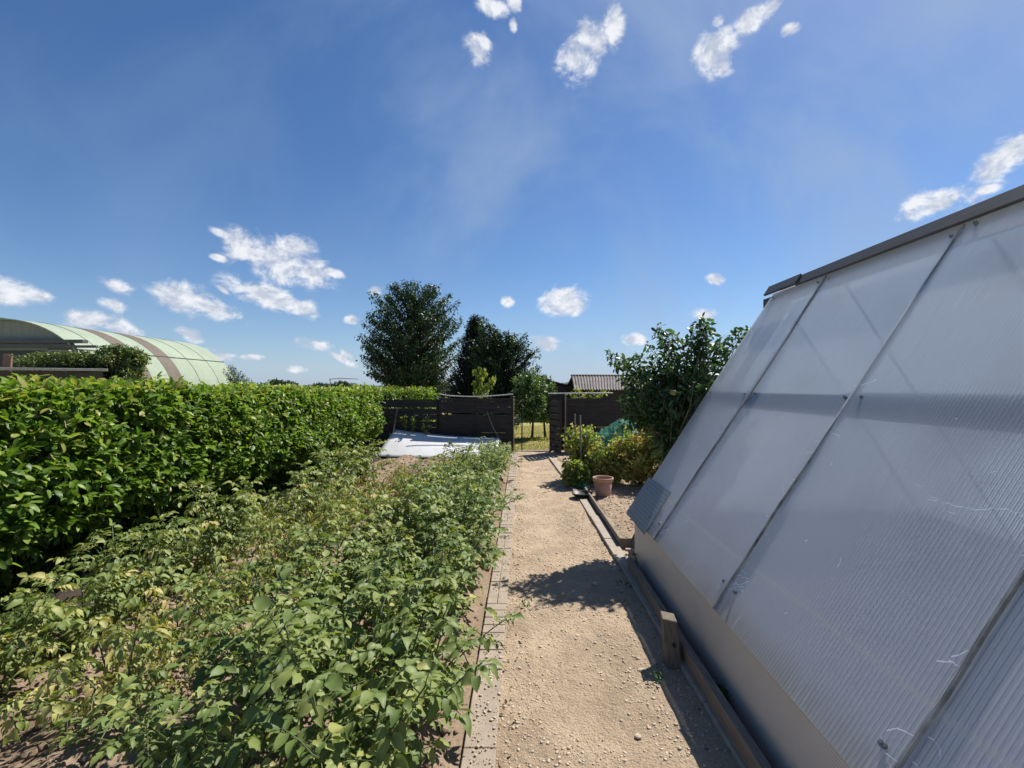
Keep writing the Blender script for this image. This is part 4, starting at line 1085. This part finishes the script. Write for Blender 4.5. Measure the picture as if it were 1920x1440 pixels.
def trees():
    # cherry tree
    Y = 26.0; c = at(772, 628, Y); b0 = at(772, 735, Y); b0.z = -.15
    root = thing('cherry_tree', b0, 'big round dark leafy tree standing behind the fence, tallest of the trees', 'tree')
    ends = ell_ends(51, 300, (c.x, Y, c.z-.25), (2.85, 2.8, 2.9), .55, 1.15)
    R = random.Random(52)
    for px, py in ((690, 590), (700, 545), (725, 545), (745, 532), (758, 524), (780, 521), (800, 524), (822, 533), (845, 545), (860, 558), (868, 590), (672, 620), (678, 660), (690, 690), (676, 640), (735, 528), (812, 530), (850, 700), (838, 555)):
        for k in range(3):
            p = at(px + R.uniform(-6, 6), py + R.uniform(0, 8), Y + R.uniform(-1.2, 1.2)); ends.append(p)
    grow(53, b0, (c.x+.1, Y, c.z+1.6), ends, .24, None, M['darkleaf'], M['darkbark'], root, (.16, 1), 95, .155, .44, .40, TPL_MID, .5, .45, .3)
    # dark conifer
    Y = 18.5; b0 = at(880, 745, Y); b0.z = -.15
    root = thing('dark_conifer', b0, 'very dark dense conifer between the cherry tree and the pear tree', 'tree')
    ends = []
    R = random.Random(54)
    tip = at(893, 592, Y)
    for k in range(420):
        z = R.random()**1.1; zz = .1 + (tip.z-.1)*z; rad = (1.28*(1-z)**.75 + .10)*R.uniform(.75, 1.05); a = R.random()*6.283
        ends.append((b0.x + (tip.x-b0.x)*z + rad*math.cos(a), Y + rad*math.sin(a), zz))
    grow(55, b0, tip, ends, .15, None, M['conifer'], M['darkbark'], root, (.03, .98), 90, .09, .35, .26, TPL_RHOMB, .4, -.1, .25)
    # pear tree with upright shoots
    Y = 17.0; b0 = at(958, 745, Y); b0.z = -.15; c = at(945, 680, Y)
    root = thing('pear_tree', b0, 'loose dark pear tree with long upright shoots left of the gate gap', 'tree')
    ends = ell_ends(56, 120, (c.x, Y, c.z), (1.1, .9, 1.15), .5, .5) + ell_ends(59, 60, at(905, 655, Y), (.6, .6, .9), .5, .7)
    for px, py in ((905, 590), (915, 598), (925, 608), (935, 612), (948, 618), (955, 622), (965, 624), (975, 632), (985, 624), (990, 640), (1003, 648), (1012, 652), (1010, 680), (1015, 700), (895, 600)):
        for k in range(3): ends.append(at(px + R.uniform(-3, 3), py + R.uniform(-2, 14), Y + R.uniform(-.6, .6)))
    ends += ell_ends(58, 45, (c.x-.2, Y, .6), (1.2, .8, .5), .4, .15)
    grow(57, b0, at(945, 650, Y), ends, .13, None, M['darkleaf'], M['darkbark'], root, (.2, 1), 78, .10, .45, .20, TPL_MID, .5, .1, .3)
    # young fruit trees beyond the gate
    for i, (px, py, rx, rz, Y, lab) in enumerate(((990, 738, .6, .85, 15.2, 'small round fruit tree just beyond the gate gap, beside the pole'), (1016, 742, .55, .8, 16.0, 'small fruit tree with thin dark stems on the dry lawn'))):
        c = at(px, py, Y); b0 = Vector((c.x + .12, Y, -.08)); root = thing('fruit_tree', b0, lab, 'tree', None)
        ends = ell_ends(60+i, 130, c, (rx, rx, rz), .5, .52)
        grow(62+i, b0, (c.x, Y, c.z+.3), ends, .045, None, M['apple'], M['darkbark'], root, (.4, 1), 52, .10, .48, .18, TPL_MID, .72, .2, .3)
    # yellow-green sapling behind the fence
    Y = 12.9; c = at(902, 715, Y); b0 = Vector((c.x-.08, Y, -.1)); root = thing('sapling', b0, 'yellow green sapling with hanging leaves peeping over the tall fence', 'sapling')
    ends = [at(px, py, Y + R.uniform(-.15, .15)) for px, py in ((890, 690), (893, 700), (900, 686), (908, 688), (912, 698), (898, 715), (893, 725), (905, 720), (925, 703), (930, 700), (918, 712), (896, 738), (903, 705), (889, 712), (910, 728))]
    grow(66, b0, (c.x, Y, c.z+.25), ends, .02, None, M['yellowleaf'], M['stem'], root, (.5, 1), 26, .105, .5, .075, TPL_OVATE, .55, 1.4, .35)
    # bare bush right of the hut
    Y = 30; c = at(442, 712, Y); b0 = Vector((c.x, Y, -.1)); root = thing('shrub', b0, 'dark thin shrub at the right end of the green hut', 'shrub')
    ends = [at(px, py, Y + R.uniform(-.8, .8)) for px, py in ((420, 692), (430, 686), (434, 683), (441, 690), (450, 696), (458, 702), (466, 708), (472, 714), (476, 716), (425, 700), (445, 705), (436, 695), (462, 712), (430, 708), (455, 714), (440, 715)) for _ in range(3)]
    grow(68, b0, (c.x, Y, c.z-.5), ends, .06, None, M['darkleaf'], M['darkbark'], root, (.1, 1), 38, .10, .45, .22, TPL_MID, .6, .0, .35)
    # far tree clumps
    for i, (px, py, rx, rz, Y, lab) in enumerate(((515, 722, 2.5, 1.3, 95, 'distant round tree clump right of the hut'), (541, 723, 2.2, 1.0, 100, 'smaller distant tree clump beside the round one'), (640, 722, 3.5, .9, 110, 'far low row of trees behind the mast'), (600, 724, 2.5, .7, 110, 'far faint tree group left of the mast'), (490, 727, 3.0, .6, 105, 'far low bush line right of the dark shrub'), (800, 736, 3.2, 1.2, 40, 'pale grey green bushes under the cherry tree, behind the fence'))):
        c = at(px, py, Y); b0 = Vector((c.x, Y, -.12)); root = thing('distant_tree', b0, lab, 'tree')
        grow(70+i, b0, (c.x, Y, c.z+rz*.5), ell_ends(80+i, 60, c, (rx, rx, rz), .5, .1), .15, None, M['farleaf'], M['darkbark'], root, (.2, 1), 50, .42 if Y > 60 else .2, .6, .55, TPL_RHOMB, .5, .1, .3)
trees()

def apple_tree():
    b0 = Vector((1.16, 4.80, -.03)); root = thing('apple_tree', b0, 'leafy apple tree with upright shoots behind the far end of the greenhouse', 'tree')
    R = random.Random(91); ends = []
    ends += ell_ends(92, 85, (1.72, 5.2, 1.64), (.66, .5, .38), .45)
    ends += ell_ends(93, 60, (2.25, 5.25, 1.86), (.62, .45, .34), .45)
    ends += ell_ends(99, 16, (1.42, 5.15, 1.38), (.36, .25, .26), .5)
    ends += ell_ends(97, 12, (1.15, 5.15, 1.72), (.26, .26, .24), .5)
    ends += ell_ends(98, 14, (1.85, 5.05, 1.18), (.36, .2, .3), .5, .8)
    for px, py in ((1142, 655), (1144, 668), (1232, 603), (1236, 612), (1240, 625), (1258, 610), (1262, 630), (1310, 588), (1318, 592), (1324, 596), (1330, 600), (1300, 612), (1328, 620), (1380, 612), (1392, 608), (1418, 604), (1404, 610), (1360, 622), (1345, 630), (1215, 640), (1190, 655), (1165, 668), (1150, 680)):
        for _ in range(2): ends.append(at(px + R.uniform(-3, 3), py + R.uniform(-2, 6), 5.2 + R.uniform(-.15, .15)))
    cam = Vector((0, 0, H)); ends = [cam + (Vector(p)-cam)*.925 for p in ends]
    grow(94, b0, (1.74, 4.85, 1.62), ends, .058, None, M['apple'], M['bark'], root, (.5, 1), 36, .062, .48, .09, TPL_OVAL, .55, .15, .32)
    # apples in the crown
    for k in range(9):
        p = R.choice(ends[:140]); p = Vector(p)
        b = MB(); b.lathe(p + Vector((0, -.05, -.12)), [(.002, .0), (.016, .002), (.027, .018), (.029, .03), (.022, .048), (.008, .052), (.002, .047)], 12); b.build('apple', M['applefruit'], root, smooth=True)
M['applefruit'] = plain('green_apple', (.28, .30, .09), .4, .4, 20, dark=(.35, .2, .08))
apple_tree()

def bushes():
    R = random.Random(111)
    data = [(1092, 842, .42, .62, 8.35, 'yellow green fruit bush around the two grey stakes', .4), (1142, 860, .48, .50, 8.0, 'dry yellowish fruit bush directly behind the terracotta pot', .55),
            (1198, 850, .52, .58, 7.8, 'brownish fruit bush right of the terracotta pot', .6), (1240, 838, .45, .62, 7.6, 'fruit bush at the far end corner of the greenhouse', .5), (1080, 888, .2, .24, 7.75, 'small light green bush by the kerb, left of the pot', .15)]
    for i, (px, py, rx, rz, Y, lab, tm) in enumerate(data):
        c = at(px, py, Y); b0 = Vector((c.x, Y, -.02)); root = thing('fruit_bush', b0, lab, 'bush', 'fruit bushes on the side bed')
        ends = ell_ends(120+i, 75, c, (rx, rx*.8, rz), .5, .12)
        grow(130+i, b0, (c.x, Y, c.z), ends, .016, None, M['bushleaf'], M['darkbark'], root, (.05, .6), 36, .058, .8, .13, TPL_LOBED, tm, .3, .25)
    # climbers on the fence foot and top
    for i, (px, py, rx, rz, Y, lab) in enumerate(((758, 795, .10, .28, 11.78, 'thin climber in front of the left fence, left one'), (775, 790, .08, .26, 11.78, 'thin climber in front of the left fence, middle one'), (799, 797, .12, .28, 11.78, 'thin climber in front of the left fence, right one by the panel joint'))):
        c = at(px, py, Y); b0 = Vector((c.x, Y, .35)); root = thing('climber', b0, lab, 'climber', 'thin climbers behind the white sheet')
        grow(140+i, b0, (c.x+.03, Y, c.z+rz), ell_ends(150+i, 9, c, (rx, .08, rz), .4), .008, None, M['bushleaf'], M['stem'], root, (.1, 1), 8, .055, .7, .05, TPL_LOBED, .3, .3, .3)
    c = at(1105, 735, 12.5); b0 = Vector((c.x, 12.5, -.1)); root = thing('climbing_shrub', b0, 'straggly light green climber along the top of the right fence', 'climber')
    ends = [at(px, py, 12.4 + R.uniform(-.1, .3)) for px, py in ((1066, 735), (1075, 730), (1080, 727), (1088, 735), (1096, 738), (1105, 733), (1112, 728), (1118, 735), (1126, 737), (1132, 733), (1140, 731), (1072, 741), (1100, 742), (1120, 742), (1090, 741))]
    grow(160, b0, c, ends, .03, None, M['bushleaf'], M['darkbark'], root, (.5, 1), 24, .06, .6, .12, TPL_LOBED, .25, .2, .4)
    # climber over the shed roof
    Y = 11.9; c = at(225, 678, Y); b0 = Vector((c.x, Y, -.1)); root = thing('roof_climber', b0, 'leafy climber sprawling over the flat shed roof and hanging off its right end', 'climber')
    ends = ell_ends(170, 130, at(225, 670, Y), (.68, .5, .36), .5) + ell_ends(171, 40, at(245, 705, Y-.2), (.36, .3, .35), .5)
    for k in range(150):
        u = R.random(); px = 22 + 180*u; ends.append(at(px, R.uniform(664 - 8*math.sin(u*3), 683), Y + R.uniform(-.4, .5)))
    grow(172, b0, (c.x, Y, 2.3), ends, .05, None, M['ivy'], M['darkbark'], root, (.92, 1), 60, .065, .6, .14, TPL_MID, .68, .2, .6)
bushes()

def nets():
    def net(label, ctrl, nu, nv, amp, seed):
        """bilinear patch grid of control points with folds"""
        ctrl = [[Vector(p) for p in row] for row in ctrl]; a, b_ = len(ctrl)-1, len(ctrl[0])-1; V = []; UV = []
        for j in range(nv+1):
            fj = j/nv*a; j0 = min(int(fj), a-1); tj = fj-j0
            for i in range(nu+1):
                fi = i/nu*b_; i0 = min(int(fi), b_-1); ti = fi-i0
                p = ctrl[j0][i0].lerp(ctrl[j0][i0+1], ti).lerp(ctrl[j0+1][i0].lerp(ctrl[j0+1][i0+1], ti), tj)
                q = Vector((i*.35, j*.13, seed)); p = p + Vector((mnoise.noise(q), mnoise.noise(q + Vector((5, 0, 0))), mnoise.noise(q + Vector((9, 3, 0)))))*amp
                V.append(p); UV.append((i*.035, j*.035, 0))
        Fc = [(j*(nu+1)+i, j*(nu+1)+i+1, (j+1)*(nu+1)+i+1, (j+1)*(nu+1)+i) for j in range(nv) for i in range(nu)]
        me = bpy.data.meshes.new('bird_net'); me.from_pydata(V, [], Fc); me.update()
        at_ = me.attributes.new('weave', 'FLOAT_VECTOR', 'POINT'); at_.data.foreach_set('vector', np.array(UV, dtype=np.float32).ravel())
        tag(link('bird_net', me, M['net'], smooth=True), label, 'net')
    net('green bird netting stretched in a peak over the back of the fruit bushes',
        [[at(1118, 812, 9.3), at(1140, 798, 9.3), at(1166, 783, 9.3), at(1185, 790, 9.3), at(1200, 805, 9.3)],
         [at(1112, 830, 8.75), at(1140, 815, 8.7), at(1164, 800, 8.6), at(1188, 806, 8.6), at(1212, 826, 8.6)],
         [at(1108, 862, 8.6), at(1140, 858, 8.5), at(1166, 850, 8.4), at(1192, 850, 8.4), at(1222, 860, 8.4)]], 40, 26, .055, 1)
    net('small fold of bright green netting behind the taller stake',
        [[at(1089, 808, 8.7), at(1097, 803, 8.65), at(1108, 808, 8.7)], [at(1087, 826, 8.6), at(1100, 824, 8.5), at(1112, 830, 8.6)], [at(1090, 845, 8.6), at(1102, 848, 8.55), at(1116, 850, 8.6)]], 18, 18, .05, 2)
    net('crumpled green netting lying at the foot of the bushes beside the kerb',
        [[at(1066, 862, 8.6), at(1078, 850, 8.5), at(1092, 862, 8.4)], [at(1058, 888, 8.0), at(1076, 880, 7.85), at(1096, 890, 7.75)], [at(1060, 905, 7.9), at(1078, 912, 7.6), at(1102, 912, 7.5)]], 26, 26, .10, 3)
nets()

def lawn_grass():
    rng = np.random.default_rng(5); n = 17000; y = 12.3 + 8*rng.random(n)**1.4; x = -1.3 + 4.6*rng.random(n)
    z = np.array([-0.07 + .05*fbm(a, b, .5, 2) + 0.02*min(1, max(0, (b-12.3)/.5)) for a, b in zip(x, y)])
    az = rng.random(n)*6.283; el = .6 + .8*rng.random(n); lv = Leaves()
    lv.add(np.stack([x, y, z], 1), np.stack([np.cos(az)*np.cos(el), np.sin(az)*np.cos(el), np.sin(el)], 1), rvec(n, rng), .03+.06*rng.random(n)*(1 + 1.6*((y > 14.6) & (y < 15.6))), .006, np.clip(.5 + .3*rng.normal(size=n), 0, 1), TPL_RHOMB, .3)
    tag(link('lawn_grass', lv.mesh('lawn_grass'), M['grass']), 'sun dried short grass on the lawn beyond the gate', 'grass', kind='stuff')
lawn_grass()
# ================================================================== SKY, SUN, CAMERA
CLOUDS = [(525,492,78,30,-22),(450,462,42,20,-45),(418,440,22,9,-30),(580,508,34,24,-20),(550,470,34,22,-10),(622,511,20,7,-15),
 (345,560,48,22,-12),(400,578,50,14,-17),(500,556,62,18,-18),(560,575,30,14,-20),(20,548,50,20,-5),(65,556,30,12,-15),(218,537,27,11,-12),(212,573,20,10,-22),
 (175,600,48,14,-4),(225,615,42,12,-20),(357,628,22,10,-25),(590,646,28,9,-10),(1052,564,38,22,-4),(1075,574,26,15,-10),(953,565,10,9,0),(1343,524,15,8,-5),
 (898,93,20,24,10),(1080,110,30,34,-20),(1098,70,16,24,20),(1118,80,22,24,40),(1152,52,16,36,5),(1335,100,30,34,0),(1350,80,26,18,30),(1345,125,26,14,0),(1345,40,10,10,0),(1412,36,30,14,30),(1445,15,24,10,35),
 (1480,55,16,12,20),(1870,310,48,22,35),(1905,275,34,24,40),(1760,380,58,22,12),(1850,355,20,8,10),(926,14,14,24,80),(965,8,14,10,-50),(963,48,6,12,10),
 (1195,637,24,9,-5),(1320,590,18,9,0),(1022,645,24,10,-8),(378,657,18,6,0),(420,670,22,6,0),(470,670,18,5,0),(557,692,16,5,0),(640,672,22,6,-25),(702,545,12,8,0),(658,600,10,7,0),(650,665,14,5,-30),(410,484,14,5,-15),(420,545,14,4,-35)]
def world():
    w = bpy.data.worlds.new('World'); SC.world = w; w.use_nodes = True; nt = w.node_tree; nt.nodes.clear()
    out = nd(nt, 'ShaderNodeOutputWorld'); bg = nd(nt, 'ShaderNodeBackground')
    sky = nd(nt, 'ShaderNodeTexSky', sky_type='NISHITA'); sky.sun_disc = False
    sky.sun_elevation = math.asin(SUN.z); sky.sun_rotation = math.atan2(SUN.x, SUN.y)
    sky.altitude = 0; sky.air_density = AIR; sky.dust_density = DUST; sky.ozone_density = OZONE
    tc = nd(nt, 'ShaderNodeTexCoord'); d = tc.outputs['Generated']
    # ragged edges: bend the direction a little
    acc = None
    for px, py, a, b, ang in CLOUDS:
        v = Vector(((px-VX)/F, 1, (VY-py)/F)); c = v.normalized(); ln = v.length
        ca, sa = math.cos(math.radians(ang)), math.sin(math.radians(ang))
        rt = Vector((ca, 0, sa)); pr = rt - c*rt.dot(c); fac = pr.length; pr.normalize(); up = pr.cross(c); 
        if up.z < 0: up = -up
        uu = Vector((-sa, 0, ca)); fu = (uu - c*uu.dot(c)).length
        Rm = Matrix((pr, c, up)).transposed()
        if Rm.determinant() < 0: Rm = Matrix((pr, c, -up)).transposed()
        mp = nd(nt, 'ShaderNodeMapping', vector_type='TEXTURE'); mp.inputs['Rotation'].default_value = Rm.to_euler()
        mp.inputs['Scale'].default_value = (1.36*a/F/ln*fac, 1e5, 1.36*b/F/ln*fu)
        nt.links.new(d, mp.inputs['Vector'])
        l = nd(nt, 'ShaderNodeVectorMath', operation='LENGTH'); nt.links.new(mp.outputs[0], l.inputs[0])
        acc = l.outputs['Value'] if acc is None else math_n(nt, 'SMOOTH_MIN', acc, l.outputs['Value'], .10)
    field = math_n(nt, 'MINIMUM', math_n(nt, 'SUBTRACT', 1.0, acc), .75)                # 1 at a cloud's heart, 0 at its rim
    mp = nd(nt, 'ShaderNodeMapping'); mp.inputs['Scale'].default_value = (1, 1, 1.35); nt.links.new(d, mp.inputs[0])
    n1 = noise_n(nt, 21, 9, 0.64, mp.outputs[0], .35); n2 = noise_n(nt, 60, 5, 0.6, mp.outputs[0])
    n = math_n(nt, 'ADD', math_n(nt, 'MULTIPLY', math_n(nt, 'SUBTRACT', n1.outputs[0], .5), 2.6), math_n(nt, 'MULTIPLY', math_n(nt, 'SUBTRACT', n2.outputs[0], .5), .75))
    dens = maprange(nt, math_n(nt, 'ADD', field, n), -.20, .66, 0, 1, True)
    inside = maprange(nt, field, -.55, .25, 0, 1, True)
    dens = math_n(nt, 'MULTIPLY', dens, inside)
    # brighter towards the top of each puff: look at the noise a little higher up
    mpb = nd(nt, 'ShaderNodeMapping'); mpb.inputs['Scale'].default_value = (1, 1, 1.35); mpb.inputs['Location'].default_value = (.012, 0, .022); nt.links.new(d, mpb.inputs[0])
    n3 = noise_n(nt, 21, 4, 0.6, mpb.outputs[0], .35)
    lit = maprange(nt, math_n(nt, 'SUBTRACT', n1.outputs[0], n3.outputs[0]), -.10, .12, 0, 1)
    ccol = mixc(nt, lit, tuple(x*.6/SKYS for x in (.56, .61, .72)), tuple(x*.6/SKYS for x in (.90, .92, .96)))
    # thin veil of cirrus
    mv = nd(nt, 'ShaderNodeMapping'); mv.inputs['Scale'].default_value = (1.2, 2.5, 1.0); mv.inputs['Rotation'].default_value = (.2, .5, .3); nt.links.new(d, mv.inputs[0])
    nv = noise_n(nt, 2.6, 5, 0.55, mv.outputs[0], .4)
    sep = nd(nt, 'ShaderNodeSeparateXYZ'); nt.links.new(d, sep.inputs[0])
    gl = nd(nt, 'ShaderNodeVectorMath', operation='DOT_PRODUCT'); nt.links.new(d, gl.inputs[0]); gl.inputs[1].default_value = Vector((.32, .8, .5)).normalized()
    vx = maprange(nt, gl.outputs['Value'], .70, .99, .22, 1.0, True)
    veil = math_n(nt, 'MULTIPLY', maprange(nt, nv.outputs[0], .36, .74, 0, .62, True), vx)
    skyc = nd(nt, 'ShaderNodeHueSaturation'); skyc.inputs['Hue'].default_value = SKYHUE; skyc.inputs['Saturation'].default_value = SKYSAT; skyc.inputs['Value'].default_value = SKYVAL
    nt.links.new(sky.outputs[0], skyc.inputs['Color'])
    hz = math_n(nt, 'POWER', 2.718, math_n(nt, 'MULTIPLY', math_n(nt, 'ABSOLUTE', sep.outputs[2]), -11.0))
    base = mixc(nt, math_n(nt, 'MULTIPLY', hz, .68), skyc.outputs[0], tuple(x*.55/SKYS for x in (.40, .56, .86)))
    c = mixc(nt, veil, base, tuple(x*.5/SKYS for x in (.42, .56, .80)))
    c = mixc(nt, math_n(nt, 'MULTIPLY', dens, .95), c, ccol)
    nt.links.new(c, bg.inputs['Color']); bg.inputs['Strength'].default_value = SKYS
    nt.links.new(bg.outputs[0], out.inputs[0])
AIR, DUST, OZONE, SKYS, SKYHUE, SKYSAT, SKYVAL = 1.0, 0.35, 5.0, 0.068, .504, 1.15, 0.97
world()
ld = bpy.data.lights.new('sun', 'SUN'); ld.energy = 4.7; ld.angle = math.radians(.53); ld.color = (1, .95, .87)
lo = bpy.data.objects.new('sun', ld); COL.objects.link(lo); lo.rotation_euler = SUN.to_track_quat('Z', 'Y').to_euler(); lo.location = SUN*30

cd = bpy.data.cameras.new('camera'); cd.sensor_width = 36; cd.lens = F/1920*36
cd.shift_x = -20/1920; cd.shift_y = 8/1920; cd.clip_start = .02; cd.clip_end = 4000
co = bpy.data.objects.new('camera', cd); COL.objects.link(co); co.location = (0, 0, H); co.rotation_euler = (math.pi/2, 0, 0); SC.camera = co

SC.render.engine = 'CYCLES'
SC.cycles.max_bounces = 8; SC.cycles.transparent_max_bounces = 16; SC.cycles.diffuse_bounces = 3; SC.cycles.glossy_bounces = 3; SC.cycles.transmission_bounces = 6
SC.cycles.use_denoising = True
SC.view_settings.view_transform = 'Standard'; SC.view_settings.look = 'None'; SC.view_settings.exposure = 0.76; SC.view_settings.gamma = 1.0
